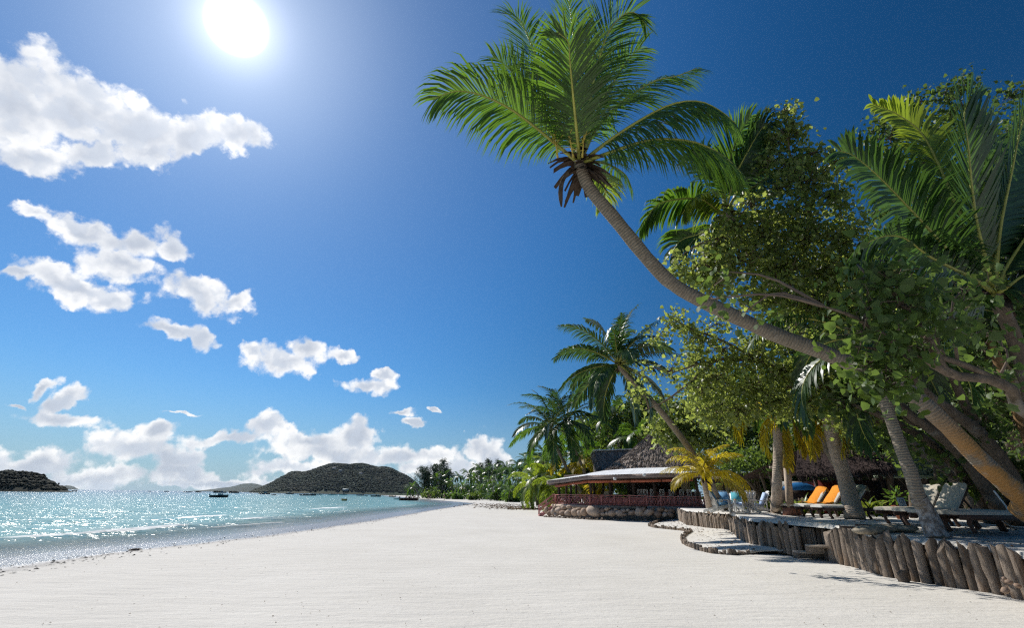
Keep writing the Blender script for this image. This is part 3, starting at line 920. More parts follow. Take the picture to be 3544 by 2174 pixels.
boat(644, 1706, 16, 'tiny lone boat on the glittering open water furthest left', 'open', M_hull_d, .1)
boat(915, 1712, 26, 'motorboat with tall canopy moored under the hill\'s left end', 'cabin', M_hull_d, .5)
boat(948, 1716, 13, 'very small low dinghy between two canopied boats', 'dinghy', M_hull_d, .2)
boat(1001, 1712, 24, 'white-cabined motorboat moored under the hill, left of the long pair', 'cabin', M_hull_d, 2.9)
boat(1052, 1717, 24, 'left boat of the long low moored pair', 'open', M_hull_d, .1)
boat(1078, 1717, 26, 'right boat of the long low moored pair, with canopy', 'cabin', M_hull_d, .1)
boat(1088, 1713, 12, 'small white canopied boat just behind the long pair', 'cabin', M_hull_w, .3)
boat(1106, 1714.5, 14, 'small white motorboat right of the long pair', 'cabin', M_hull_w, .1)
boat(1146, 1715, 15, 'left white cabin boat of two moored under the pale-roofed house', 'cabin', M_hull_w, .2)
boat(1158, 1715, 14, 'right white cabin boat of two moored under the pale-roofed house', 'cabin', M_hull_w, 3.0)
boat(1188, 1715, 20, 'white motorboat moored in front of the long pale-roofed house', 'cabin', M_hull_w, .2)
boat(1247, 1717, 20, 'dark canopied boat moored below the white villa', 'cabin', M_hull_d, .1)
boat(1267, 1718.5, 9, 'tiny tender right of the boat below the white villa', 'dinghy', M_hull_d, .1)
boat(1301, 1720.5, 28, 'long open boat carrying passengers, moored under the hill\'s right end', 'open', M_hull_d, .05)
boat(1357, 1720.5, 20, 'yellow-sided open boat anchored close to the far beach', 'open', M_orange, 2.9)
boat(1189, 1735, 16, 'small orange dinghy floating alone on the turquoise water', 'dinghy', M_orange, 2.4)
boat(1377, 1730, 22, 'white boat with outboard moored behind the dark speedboat', 'open', M_hull_w, .15)
sb_, sbL, sbH = boat(1416, 1733, 54, 'long dark maroon speedboat beached with people aboard', 'open', M_hull_r, -.05)

M_skin = simple('skin', (.34, .19, .12), .6, .3, .1, 6)
M_cloth_d = simple('dark_swimwear', (.03, .035, .05), .8, .1, .2, 6)
M_cloth_w = simple('pale_shirt', (.6, .58, .55), .8, .1, .1, 6)
M_cloth_r = simple('red_shirt', (.42, .06, .05), .8, .1, .1, 6)
def person(loc, rz, label, shirt, stride=.1, h=1.72, seated=False, parent_group=None):
    """one continuous small figure; shorts or shirt as a child shell"""
    m = MB(); k = h/1.72
    hip = .92*k if not seated else .45*k
    def limb(p, r): m.tube(p, r, 8)
    for s in (-1, 1):
        if seated: limb([(s*.09, 0, hip), (s*.11, .42, hip+.03), (s*.11, .46, .05)], [.085, .06, .04])
        else: limb([(s*.09, 0, hip), (s*.10, s*stride*.5, .48*k), (s*.10, s*stride, .06), (s*.10, s*stride+.14, .03)], [.09, .06, .045, .03])
        limb([(s*.19, 0, hip+.50*k), (s*.25, -s*stride*.6, hip+.24*k), (s*.24, -s*stride+.08, hip+.02*k)], [.055, .045, .03])
    m.tube([(0, 0, hip-.06), (0, 0, hip+.14*k), (0, .01, hip+.36*k), (0, 0, hip+.52*k), (0, 0, hip+.60*k)], [.15, .135, .17, .16, .055], 10)
    m.tube([(0, 0, hip+.57*k), (0, .01, hip+.65*k), (0, .02, hip+.74*k), (0, .01, hip+.83*k), (0, .01, hip+.87*k)], [.05, .08, .10, .085, .03], 10)
    o = thing('person', label, 'person', (0, 0, 0), parent_group)
    b = part('body', m, M_skin, o, True)
    part('hair', MB().ellipsoid((0, -.015, hip+.79*k), (.105, .11, .095), 10, 6), M_dark, o, True)
    sh = MB()
    if shirt is M_cloth_d:
        sh.tube([(0, 0, hip-.14), (0, 0, hip-.04), (0, 0, hip+.1)], [.175, .175, .15], 10)
    else:
        sh.tube([(0, 0, hip-.02), (0, .0, hip+.14*k), (0, .01, hip+.36*k), (0, 0, hip+.54*k)], [.165, .15, .185, .15], 10)
    part('shorts' if shirt is M_cloth_d else 'shirt', sh, shirt, o, True)
    o.location = loc; o.rotation_euler = (0, 0, rz); return o
person(G(1446, 1734), .3, 'person standing in dark swimwear at the bow of the beached speedboat', M_cloth_d, .08)
person(G(1481, 1731), -.4, 'left of two people walking together on the far beach', M_cloth_d, .2)
person(G(1487, 1731), -.4, 'right of two people walking together on the far beach', M_cloth_d, .2)
person(G(1537, 1733), 1.2, 'person standing alone on the far beach near the palms', M_cloth_d, .12)
for i, (u, sh) in enumerate(((-.18, M_cloth_r), (-.02, M_cloth_d), (.12, M_cloth_w), (.24, M_cloth_r))):
    lb = ['person in red seated at the stern of the dark speedboat', 'person in dark clothes seated amidships in the dark speedboat', 'person in a pale shirt seated amidships in the dark speedboat', 'person in red seated near the bow of the dark speedboat'][i]
    person(sb_.location + Vector((sbL*u, .2*(-1)**i, sbH*.4)), 1.5, lb, sh, 0, 1.7, True)
person(G(1868, 1733), 1.0, 'person in a red top standing left of the restaurant steps, far along the beach', M_cloth_r, .1)
person(G(1880, 1734), 2.0, 'person in a pale top standing left of the restaurant steps, far along the beach', M_cloth_w, .1)

# ------------------------------------------------------------------ far treeline
def palm_proto(name, seed, h, lean, nf, flen, mat, rmat, nl=20, ll=.95, lw=.10, trunk_r=(.20, .14, .12), seg=2, skirt=.0, barkm=None):
    rr = random.Random(seed)
    o = thing(name, 'proto', 'palm tree', (0, 0, 0))
    top = Vector((lean, rr.uniform(-.3, .3)*lean, h))
    pts = [Vector((0, 0, -.2)), Vector((lean*.18, 0, h*.33)), Vector((lean*.52, 0, h*.68)), top]
    part('trunk', trunk_mesh('trunk', pts, trunk_r, (0, 0, 0), 9, .12, seed), barkm or M_bark_far, o)
    ml, mr = MB(), MB()
    for k in range(nf):
        az = k*2.399 + rr.uniform(-.3, .3); u = (k+.5)/nf
        el = R(80 - 105*u - skirt*20*u + rr.uniform(-8, 8))
        frond(ml, mr, auto_path(top, az, el, flen*(.75 + .3*rr.random()), R(60 + 45*(1-abs(2*u-1)) + rr.uniform(-10, 15))), nl, ll, lw, rr.uniform(-35, 35), .6, None, rr, .04, .14, .1, .2, seg)
    c = part('crown', ml, mat, o); part('frond_stems', mr, rmat, c)
    return o
protos = [palm_proto('coconut_palm', 31+i, (9.5, 8, 11, 4.2)[i], (1.2, -1.8, .6, .3)[i], (19, 17, 18, 20)[i], (4.2, 3.9, 4.4, 4.3)[i], (M_palm_dark, M_palm, M_palm_dark, M_palm)[i], M_rachis, 22, 1.0, .13, skirt=(1, .6, 1, 1.4)[i]) for i in range(4)]
FAR = [  # crown px x, y, ground px y, depth, prototype
 (1425,1690,1722,205,3,.8),(1500,1700,1726,195,3,1.2),(1512,1668,1724,215,1,1),(1540,1660,1724,215,0,1),(1560,1682,1725,200,1,1),(1585,1662,1724,212,2,1),(1600,1688,1727,185,3,1.2),
 (1620,1655,1726,205,0,1),(1640,1668,1727,190,1,1),(1655,1640,1725,200,2,1),(1662,1695,1728,165,3,1.2),(1680,1652,1727,190,0,1),(1698,1676,1728,170,1,1),(1712,1640,1727,188,2,1),(1726,1690,1729,150,3,1.3),(1738,1655,1728,170,0,1),
 (1752,1632,1727,180,2,1),(1765,1672,1729,155,1,1),(1780,1650,1729,160,0,1),(1796,1630,1728,165,2,1),(1806,1668,1730,140,1,1),(1822,1612,1729,150,2,1),(1836,1645,1731,130,0,1),(1850,1610,1730,140,2,1),(1862,1660,1733,110,1,1),(1878,1625,1732,125,0,1),(1884,1583,1731,130,2,1),(1700,1715,1729,150,3,1.0),(1764,1700,1731,125,3,1.2),(1846,1685,1734,100,3,1.2)]
far_rr = random.Random(3)
ORD = 'first second third fourth fifth sixth seventh eighth ninth tenth eleventh twelfth thirteenth fourteenth fifteenth sixteenth seventeenth eighteenth nineteenth twentieth twenty-first twenty-second twenty-third'.split()
for i, (cx, cyy, gy_, dpt, k, s) in enumerate(FAR):
    top = P(cx, cyy - (12 if k < 3 else 0), dpt); base_z = 0.05
    hgt = top.z - base_z; pr = protos[k]; ph = (9.5, 8, 11, 4.2)[k]; ln = (1.2, -1.8, .6, .3)[k]
    sc = hgt/ph; fs = max(.85, min(1.15, sc)) if k < 3 else sc
    x = top.x - ln*sc
    lab = '{}'.format(ORD[sum(1 for q in FAR if (q[4] < 3) == (k < 3) and q[0] < cx)]) + (' tall coconut palm' if k < 3 else ' low bushy palm') + ' from the left in the grove lining the far beach'
    dup(pr, (x, top.y, base_z), far_rr.uniform(-.5, .5), lab, (max(.95, min(1.4, sc*1.1)), max(.95, min(1.4, sc*1.1)), sc), 'coconut palms along the far beach' if k < 3 else 'low palms at the foot of the far grove')
for pr in protos:
    for ch in list(pr.children):
        for q in list(ch.children): bpy.data.objects.remove(q)
        bpy.data.objects.remove(ch)
    bpy.data.objects.remove(pr)

def casuarina(px, base_py, top_py, wpx, depth, label, seed, airy=False):
    rr = random.Random(seed)
    b = P(px, base_py, depth); b.z = .0; tp = P(px, top_py, depth); h = tp.z; w = wpx/FPX*depth/2
    o = thing('casuarina_tree', label, 'tree', b)
    tr = MB(); path = bez([b, b + Vector((w*.1, 0, h*.5)), Vector((b.x - w*.1, b.y, h*.98))], 8)
    tr.tube(path, [.35*(1-i/9) for i in range(8)], 7); 
    ml = MB(); br = MB()
    nb = 34 if not airy else 20
    for k in range(nb):
        u = (k+.5)/nb; u = (.22 if not airy else .45) + (.78 if not airy else .55)*u
        p = path[0].lerp(path[-1], u); az = k*2.4 + rr.random()
        ln = w*(1.25 - .85*u)*(.6 + .6*rr.random())
        e = p + Vector((math.cos(az)*ln, math.sin(az)*ln*.8, ln*.55 + .3))
        br.tube([p, p.lerp(e, .5) + Vector((0, 0, -.1*ln)), e], [.10, .06, .02], 4)
        for q in range(46 if not airy else 40):
            s = p.lerp(e, .25 + .75*rr.random()) + Vector((rr.gauss(0, .45), rr.gauss(0, .45), rr.gauss(0, .35)))
            d = Vector((rr.gauss(0, .5), rr.gauss(0, .5), -.35 + rr.gauss(0, .5))).normalized()*(1.0 + .8*rr.random())
            sd = d.cross(Vector((rr.gauss(0, 1), rr.gauss(0, 1), .3))).normalized()*.085
            ml.add([s - sd, s + sd, s + d*.6 + sd*.7 + Vector((0, 0, -.08)), s + d + Vector((0, 0, -.3))], [(0, 1, 2, 3)])
    part('trunk', tr, M_bark_far, o, True); part('branches', br, M_bark_far, o); part('crown', ml, M_needle, o)
casuarina(1505, 1724, 1612, 95, 218, 'broad dark casuarina rising at the left end of the far treeline', 1)
casuarina(1530, 1724, 1588, 75, 222, 'tallest airy casuarina with a ragged open top, left end of treeline', 2, True)
casuarina(1475, 1724, 1634, 60, 216, 'ragged casuarina leaning over the beach at the treeline\'s seaward end', 3)
casuarina(1462, 1724, 1618, 90, 216, 'thin open-crowned casuarina silhouetted furthest left of the treeline', 4, True)
casuarina(1546, 1724, 1622, 70, 218, 'dark feathery casuarina right of the tallest airy one', 5)
casuarina(1690, 1726, 1588, 55, 240, 'feathery casuarina top poking above the palms, left of a pair', 6)
casuarina(1725, 1726, 1592, 50, 240, 'feathery casuarina top poking above the palms, right of a pair', 7)
casuarina(1662, 1726, 1604, 50, 240, 'dark casuarina standing behind the middle of the far palm grove', 8)

def bush(px, py, wpx, hpx, depth, label, seed, n=500, size=.35, mat=None, tmpl='oval'):
    b = P(px, py, depth); w = wpx/FPX*depth/2; hh = hpx/FPX*depth
    b.z = max(0, b.z) if depth > 60 else b.z
    o = thing('shrub', label, 'shrub', b)
    rr = np.random.default_rng(seed)
    m = MB(); pts = []
    for k in range(7):
        c = Vector((b.x + rr.uniform(-.7, .7)*w, b.y + rr.uniform(-.5, .5)*w*.7, b.z + hh*rr.uniform(.3, .62)))
        e, q = clump_points(c, (w*.42, w*.4, hh*.42), max(4, n//56), 8, size*.6, seed*31+k); pts.append(q)
    leaves(m, np.concatenate(pts), size, tmpl, seed, .3)
    part('foliage', m, mat or M_bush, o)
    st = MB()
    for k in range(5):
        a = k*1.26; st.tube([b + Vector((0, 0, -.1)), b + Vector((math.cos(a)*w*.5, math.sin(a)*w*.3, hh*.6))], [.05, .02], 5)
    part('stem', st, M_twig, o)
for i, (px, py, w_, h_, dp, lb) in enumerate((
 (1492,1728,60,32,190,'dark shrub under the leftmost far palms'),(1556,1728,50,22,180,'bright green rounded shrub at the back of the far beach'),(1585,1728,36,18,178,'yellow-green shrub between low palms on the far beach'),
 (1768,1730,70,34,140,'bright green shrub at the foot of the grove, middle of the beach'),(1640,1729,50,16,160,'low dark shrub under the middle of the far palms'),(1774,1733,46,10,125,'low pale green creeper patch on the far sand'),(1720,1730,60,22,150,'dark shrub between low palms right of the middle'))):
    bush(px, py, w_, h_, dp, lb, 50+i, 700, .75, M_shrub if 'bright' in lb or 'yellow' in lb or 'pale' in lb else M_bush)
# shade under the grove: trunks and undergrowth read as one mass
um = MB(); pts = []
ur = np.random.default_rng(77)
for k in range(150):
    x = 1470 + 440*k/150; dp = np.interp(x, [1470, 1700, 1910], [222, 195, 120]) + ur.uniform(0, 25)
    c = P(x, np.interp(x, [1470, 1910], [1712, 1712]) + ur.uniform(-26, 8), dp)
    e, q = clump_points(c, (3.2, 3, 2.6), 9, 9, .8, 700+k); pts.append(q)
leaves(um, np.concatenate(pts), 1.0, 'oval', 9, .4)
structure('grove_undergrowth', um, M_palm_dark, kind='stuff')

# ------------------------------------------------------------------ palms near the restaurant and the terrace
def palm(name, label, trunk_px, radii, barkm, fronds=(), auto=0, flen=4.4, mat=None, rmat=None, seed=1, nl=46, ll=1.05, lw=.07, el_hi=78, el_lo=-35, bend=(60, 95), skirt=0, base=None, husk=True, seg=3, droop=.5, mats=None, trunk_n=14):
    """palm from pixel+depth trunk points; fronds given by pixels or grown round the crown"""
    rr = random.Random(seed); mat = mat or M_palm; rmat = rmat or M_rachis
    pts = [Vector(q) if isinstance(q, Vector) else P(*q) for q in trunk_px]
    o = thing(name, label, 'palm tree', pts[0])
    part('trunk', trunk_mesh('trunk', pts, radii, pts[0], trunk_n, .10, seed), barkm, o)
    top = pts[-1]; ax = (pts[-1]-pts[-2]).normalized()
    for f in fronds:
        ml, mr = MB(), MB()
        pth = [P(*q) for q in f['p']]
        frond(ml, mr, [top - ax*.05] + pth if f.get('root', True) else pth, f.get('nl', nl), f.get('ll', ll), f.get('lw', lw), f.get('roll', 0), f.get('droop', droop), f.get('side'), rr, f.get('r0', .05), f.get('start', .16), f.get('lift', .15))
        fo = part('frond', ml, f.get('mat', mat), o); part('rachis', mr, f.get('rm', rmat), fo, True)
    for k in range(auto):
        u = (k+.5)/auto; az = k*2.399 + rr.uniform(-.25, .25)
        ml, mr = MB(), MB()
        el = R(el_hi + (el_lo-el_hi)*u + rr.uniform(-7, 7))
        pth = auto_path(top, az, el, flen*(.8 + .28*rr.random()), R(rr.uniform(*bend)))
        m_ = mat if mats is None else mats[min(len(mats)-1, int(u*len(mats)))]
        frond(ml, mr, pth, nl, ll, lw, rr.uniform(-40, 40), droop, None, rr, .045, .14, .12, .25, seg)
        fo = part('frond', ml, m_, o); part('rachis', mr, rmat, fo, True)
    for k in range(skirt):
        az = k*2.1 + rr.random(); ml, mr = MB(), MB()
        frond(ml, mr, auto_path(top - ax*.25, az, R(-35), flen*.7, R(55)), nl//2, ll*.8, lw*.8, rr.uniform(-60, 60), 1.2, None, rr, .04, .2)
        fo = part('dry_frond', ml, M_palm_dead, o, label='dry brown hanging frond'); part('rachis', mr, M_husk, fo, True)
    if husk:
        rt = radii[-1]
        for k in range(40 if husk == 'big' else 12):
            az = k*2.399; dn = rr.uniform(.0, 1.0)
            p0 = top + Vector((math.cos(az)*rt*.7, math.sin(az)*rt*.7, 0)) + ax*(.12 - dn*.42)
            d = Vector((math.cos(az), math.sin(az), .55 - 1.1*dn)).normalized()
            L_ = (.24 + .42*rr.random())*(1.0 if husk == 'big' else .7); w = .055 + .085*rr.random()
            sd = d.cross(Z).normalized(); m = MB(); rows = []
            for q in range(4):
                v = q/3; c = p0 + d*(L_*v) + Vector((0, 0, -.28*L_*v*v*2)); ww = w*(1 - .55*v + .2*math.sin(k+q))
                rows.append([c - sd*ww, c + Vector((0, 0, .05*(1-v))), c + sd*ww])
            m.sheet(rows); part('leaf_base', m, M_husk, o, True)
    return o

DH = 10.6
hero = palm('leaning_coconut_palm', 'huge coconut palm leaning far out over the sand, closest to the camera',
 [Vector((12.6, 7.4, .6)), (3620,1800,9.0), (3544,1728,9.0), (3400,1600,9.1), (3250,1448,9.2), (3090,1322,9.5), (2853,1222,9.9), (2653,1146,10.1), (2440,1046,10.3), (2329,984,10.4), (2250,906,10.4), (2115,742,10.5), (2036,645,10.6), (2004,560,10.6)],
 [.30, .22, .19, .175, .165, .16, .16, .16, .16, .155, .15, .145, .14, .14], M_bark_lichen, trunk_n=18, husk='big', nl=104, ll=1.25, lw=.034, seed=4, fronds=[
 dict(p=[(1935,508,10.2),(1797,397,9.6),(1688,337,9.3),(1599,315,9.2),(1540,325,9.2),(1500,345,9.3)], side=(.35,-.5,.8), droop=.55, ll=1.35),
 dict(p=[(1998,480,10.0),(1984,340,9.3),(1972,210,8.9),(1966,145,8.8),(1930,110,8.7)], side=(1,0,.05), droop=.20, ll=1.22, lift=.0),
 dict(p=[(2030,420,10.7),(2058,260,10.9),(2100,124,11.1),(2145,60,11.2),(2195,42,11.2),(2240,90,11.1)], side=(1,.2,.1), droop=.20, ll=1.15),
 dict(p=[(2090,500,10.3),(2200,425,9.9),(2320,362,9.7),(2418,350,9.7),(2492,382,9.7),(2545,425,9.8)], side=(.3,.5,.8), droop=.85, ll=1.45),
 dict(p=[(2090,535,10.2),(2219,491,9.7),(2318,481,9.5),(2418,496,9.5),(2507,541,9.6),(2566,600,9.7)], side=(.1,.75,.6), droop=1.0, ll=1.45),
 dict(p=[(1970,430,11),(1890,270,11.5),(1837,149,11.8),(1812,92,12),(1785,55,12.1),(1736,45,12.1)], side=(1,.3,.2), droop=.25),
 dict(p=[(1950,440,11.2),(1860,340,11.8),(1797,278,12.1),(1748,223,12.3),(1705,195,12.4)], side=(.7,-.2,.7), droop=.3),
 dict(p=[(1998,400,11.2),(1992,200,11.9),(1980,90,12.2),(1972,20,12.3),(1965,-20,12.3)], side=(1,.3,0), droop=.2),
 dict(p=[(2060,450,11),(2135,367,11.4),(2200,318,11.8),(2275,276,12),(2343,262,12.1),(2410,235,12.2)], side=(.5,.2,.8), droop=.3),
 dict(p=[(2060,400,10.9),(2120,290,11.5),(2170,210,11.9),(2220,160,12)], side=(.8,.2,.4), droop=.3),
 dict(p=[(2060,560,11),(2110,570,11.8),(2165,605,12.5),(2190,660,12.8)], side=(.4,.6,.4), droop=.7, ll=.9, nl=60),
 dict(p=[(2035,580,11),(2075,610,11.6),(2095,660,12),(2085,720,12.3)], side=(.9,.3,0), droop=.5, ll=.8, nl=60, mat=M_palm_lime),
 dict(p=[(1960,470,10.9),(1880,400,11.0),(1800,330,11.2),(1740,290,11.4)], side=(.6,-.3,.7), droop=.35, nl=70),
])
# flower spathes among the stems
for k, (a, b, c) in enumerate(((1985,520,1968),(1930,520,1918),(2015,520,2022))):
    m = MB(); q = P(a, 545, 10.2); e = P(c, b-60, 9.9)
    m.tube(bez([q, q.lerp(e, .5), e], 5), [.03, .02, .012, .01, .01], 5)
    for j in range(16):
        s = q.lerp(e, .3 + .7*j/16); m.tube([s, s + Vector((rnd.gauss(0, .12), rnd.gauss(0, .12), rnd.uniform(-.02, .16)))], [.012, .006], 4)
    part('flower_stalk', m, M_rachis_gold, hero)
# a dead frond stub hanging under the crown
m = MB(); m.tube(bez([P(1975,585,10.5), P(1950,620,10.4), P(1940,660,10.35), P(1943,715,10.3)], 8), [.05,.05,.045,.05,.06,.06,.05,.02], 6)
part('dead_stem', m, M_husk, hero)

palm('coconut_palm', 'coconut palm with fringed crown showing above the leafy tree, behind the huge leaning palm',
 [GT(2960, 1797), (2925,1660,17), (2885,1530,16.6), (2855,1405,16.3), (2720,1060,15.2), (2560,820,14.3), (2507,735,14)], [.33, .25, .23, .21, .19, .17, .16], M_bark_pale, trunk_n=16,
 nl=64, ll=1.1, lw=.07, seed=8, fronds=[
 dict(p=[(2470,730,13.8),(2410,690,13.2),(2340,690,12.8),(2270,712,12.6),(2212,795,12.6)], side=(.2,-.6,.7), droop=.45),
 dict(p=[(2480,725,13.6),(2430,690,12.8),(2390,695,12.4),(2362,740,12.3)], side=(.6,-.4,.5), droop=.5, mat=M_palm_lime),
 dict(p=[(2510,640,14),(2530,540,14.3),(2560,460,14.5),(2600,400,14.6)], side=(1,.2,.2), droop=.25),
 dict(p=[(2560,650,14.2),(2610,560,14.6),(2650,470,15)], side=(.9,.3,.3), droop=.35, mat=M_palm_dark),
 dict(p=[(2590,660,14.2),(2680,600,14.7),(2770,565,15),(2830,585,15.2)], side=(.3,.5,.8), droop=.4, mat=M_palm_dark),
 dict(p=[(2495,640,14.2),(2460,570,14.8),(2420,540,15.2),(2370,560,15.5)], side=(.7,-.2,.6), droop=.4),
 dict(p=[(2560,740,14),(2650,730,14),(2740,760,14),(2800,830,14)], side=(.3,.6,.6), droop=.5, mat=M_palm_dark),
 dict(p=[(2470,780,14),(2420,810,14.4),(2360,830,14.7),(2320,880,15)], side=(.4,-.5,.6), droop=.5),
 dict(p=[(2500,800,14.2),(2480,880,14.5),(2460,960,14.6)], side=(1,.2,0), droop=.4),
 dict(p=[(2540,620,13.8),(2590,520,13.8),(2640,440,14),(2680,420,14)], side=(.8,.1,.4), droop=.4, mat=M_palm_dark)])

palm('coconut_palm', 'tall coconut palm with bright arching fronds at the right edge, its trunk hidden in leaves',
 [G(3640, 1830, .8), (3600,1500,10.5), (3520,1200,10), (3440,1010,9.6)], [.2, .16, .14, .13], M_bark, seed=12, nl=80, ll=1.05, lw=.066, fronds=[
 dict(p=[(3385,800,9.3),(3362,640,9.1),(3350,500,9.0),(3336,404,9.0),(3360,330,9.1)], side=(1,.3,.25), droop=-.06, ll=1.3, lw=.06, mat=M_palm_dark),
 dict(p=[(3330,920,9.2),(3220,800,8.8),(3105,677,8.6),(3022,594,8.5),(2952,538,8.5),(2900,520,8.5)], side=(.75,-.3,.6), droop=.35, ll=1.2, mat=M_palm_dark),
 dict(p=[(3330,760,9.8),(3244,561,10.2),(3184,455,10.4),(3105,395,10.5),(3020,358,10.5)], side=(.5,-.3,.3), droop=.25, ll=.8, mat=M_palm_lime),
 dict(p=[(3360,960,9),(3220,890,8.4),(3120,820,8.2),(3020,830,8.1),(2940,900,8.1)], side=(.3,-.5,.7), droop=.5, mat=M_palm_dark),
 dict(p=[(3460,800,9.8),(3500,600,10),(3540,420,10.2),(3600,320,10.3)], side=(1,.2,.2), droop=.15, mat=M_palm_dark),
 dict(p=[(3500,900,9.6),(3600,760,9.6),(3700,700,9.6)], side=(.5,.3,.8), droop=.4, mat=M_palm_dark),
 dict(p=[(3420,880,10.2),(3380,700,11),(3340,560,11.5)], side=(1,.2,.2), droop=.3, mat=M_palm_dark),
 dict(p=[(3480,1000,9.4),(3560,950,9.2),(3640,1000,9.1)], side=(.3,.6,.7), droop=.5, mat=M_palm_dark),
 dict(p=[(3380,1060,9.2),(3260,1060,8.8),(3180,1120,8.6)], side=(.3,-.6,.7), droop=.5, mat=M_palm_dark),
 dict(p=[(3430,950,9.8),(3450,700,10.4),(3440,520,10.8),(3400,440,11)], side=(1,.2,.2), droop=.2, mat=M_palm_dark)])

palm('coconut_palm', 'dark coconut palm leaning left over the thatched restaurant roof, alone against the sky',
 [G(2502, 1764, 1.0), (2484,1729,25.0), (2440,1640,24.6), (2392,1562,24.2), (2300,1440,23.4), (2220,1352,22.9), (2162,1290,22.5), (2140,1262,22.4)], [.30, .21, .18, .165, .155, .145, .135, .13], M_bark_palm, trunk_n=12,
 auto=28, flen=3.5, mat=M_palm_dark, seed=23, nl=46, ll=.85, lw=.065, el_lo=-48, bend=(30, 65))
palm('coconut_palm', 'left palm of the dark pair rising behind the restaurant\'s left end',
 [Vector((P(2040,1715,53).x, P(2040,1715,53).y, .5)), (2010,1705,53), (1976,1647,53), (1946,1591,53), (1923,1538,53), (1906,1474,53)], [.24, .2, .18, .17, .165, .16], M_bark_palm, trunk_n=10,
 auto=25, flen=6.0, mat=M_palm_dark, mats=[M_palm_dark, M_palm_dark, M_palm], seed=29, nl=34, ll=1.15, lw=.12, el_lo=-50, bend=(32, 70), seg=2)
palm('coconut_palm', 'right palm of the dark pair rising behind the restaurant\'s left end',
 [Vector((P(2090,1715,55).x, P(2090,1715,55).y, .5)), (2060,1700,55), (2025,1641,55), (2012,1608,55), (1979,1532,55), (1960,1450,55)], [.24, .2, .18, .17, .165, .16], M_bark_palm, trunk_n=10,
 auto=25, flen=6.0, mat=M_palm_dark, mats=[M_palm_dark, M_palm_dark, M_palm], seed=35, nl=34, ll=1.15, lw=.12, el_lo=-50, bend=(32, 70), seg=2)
palm('coconut_palm', 'slim palm standing far behind, between the dark pair and the lone leaning palm',
 [P(2150,1600,62), (2140,1540,62), (2130,1440,62)], [.2, .17, .15], M_bark_palm, trunk_n=9, auto=18, flen=4.6, mat=M_palm_dark, seed=41, nl=26, ll=1.1, lw=.14, seg=2)
palm('coconut_palm', 'half-hidden green palm just left of the conical thatch peak',
 [P(2215,1640,54), (2215,1560,54), (2212,1520,54)], [.2, .17, .15], M_bark_palm, trunk_n=9, auto=16, flen=4.2, mat=M_palm, seed=43, nl=26, ll=1.1, lw=.14, seg=2)
palm('young_palm', 'small golden young palm in front of the restaurant bar',
 [G(2457, 1770, 1.0), (2447,1720,22.4), (2436,1665,22.5), (2432,1642,22.5)], [.17, .13, .12, .12], M_bark_pale, trunk_n=10, auto=14, flen=2.3, mat=M_palm_gold, rmat=M_rachis_gold, seed=47, nl=38, ll=.62, lw=.05, el_hi=75, el_lo=-8, bend=(45, 85), droop=.6)
palm('coconut_palm', 'straight-trunked pale palm standing alone behind the orange loungers',
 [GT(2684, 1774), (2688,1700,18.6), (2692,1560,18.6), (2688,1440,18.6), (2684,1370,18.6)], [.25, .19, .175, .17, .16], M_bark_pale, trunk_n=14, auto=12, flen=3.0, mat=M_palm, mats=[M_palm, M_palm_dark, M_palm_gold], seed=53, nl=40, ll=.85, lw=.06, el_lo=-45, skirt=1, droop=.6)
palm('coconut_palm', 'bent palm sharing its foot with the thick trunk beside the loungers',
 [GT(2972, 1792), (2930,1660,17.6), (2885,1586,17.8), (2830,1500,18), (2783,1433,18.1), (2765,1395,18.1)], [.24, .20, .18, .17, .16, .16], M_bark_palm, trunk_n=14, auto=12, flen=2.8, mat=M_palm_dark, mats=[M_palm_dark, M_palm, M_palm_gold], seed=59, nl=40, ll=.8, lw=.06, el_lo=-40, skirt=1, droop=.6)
pw = palm('coconut_palm', 'leaning palm trunk with whitewashed foot in front of the right-hand loungers',
 [G(3246, 1868, .83), (3211,1781,10.4), (3179,1724,10.5), (3150,1631,10.7), (3121,1560,10.9), (3060,1380,11.4), (3000,1180,12)], [.21, .185, .155, .14, .135, .13, .12], M_bark_palm, trunk_n=14, auto=12, flen=3.4, mat=M_palm_dark, seed=61, nl=36, ll=.9, lw=.07, droop=.6)
t = NT('whitewash', .9, .1); q = t.noise(t.objc(), 7, 5, .7)
t.color(t.ramp(q, [(.42, (.15, .125, .105)), (.56, (.36, .34, .32)), (.8, (.58, .56, .54))])); t.bump(q, .4, .02); M_wash = t.m
b0, b2, b3 = G(3246, 1868, .83), P(3211,1781,10.4), P(3179,1724,10.5); b1 = b0.lerp(b2, .5)
part('whitewashed_band', MB().tube(bez([b0, b1, b2, b3], 10), [.226,.219,.212,.206,.2,.194,.187,.18,.172,.166], 14, False), M_wash, pw, True, label='peeling white paint round the trunk foot')
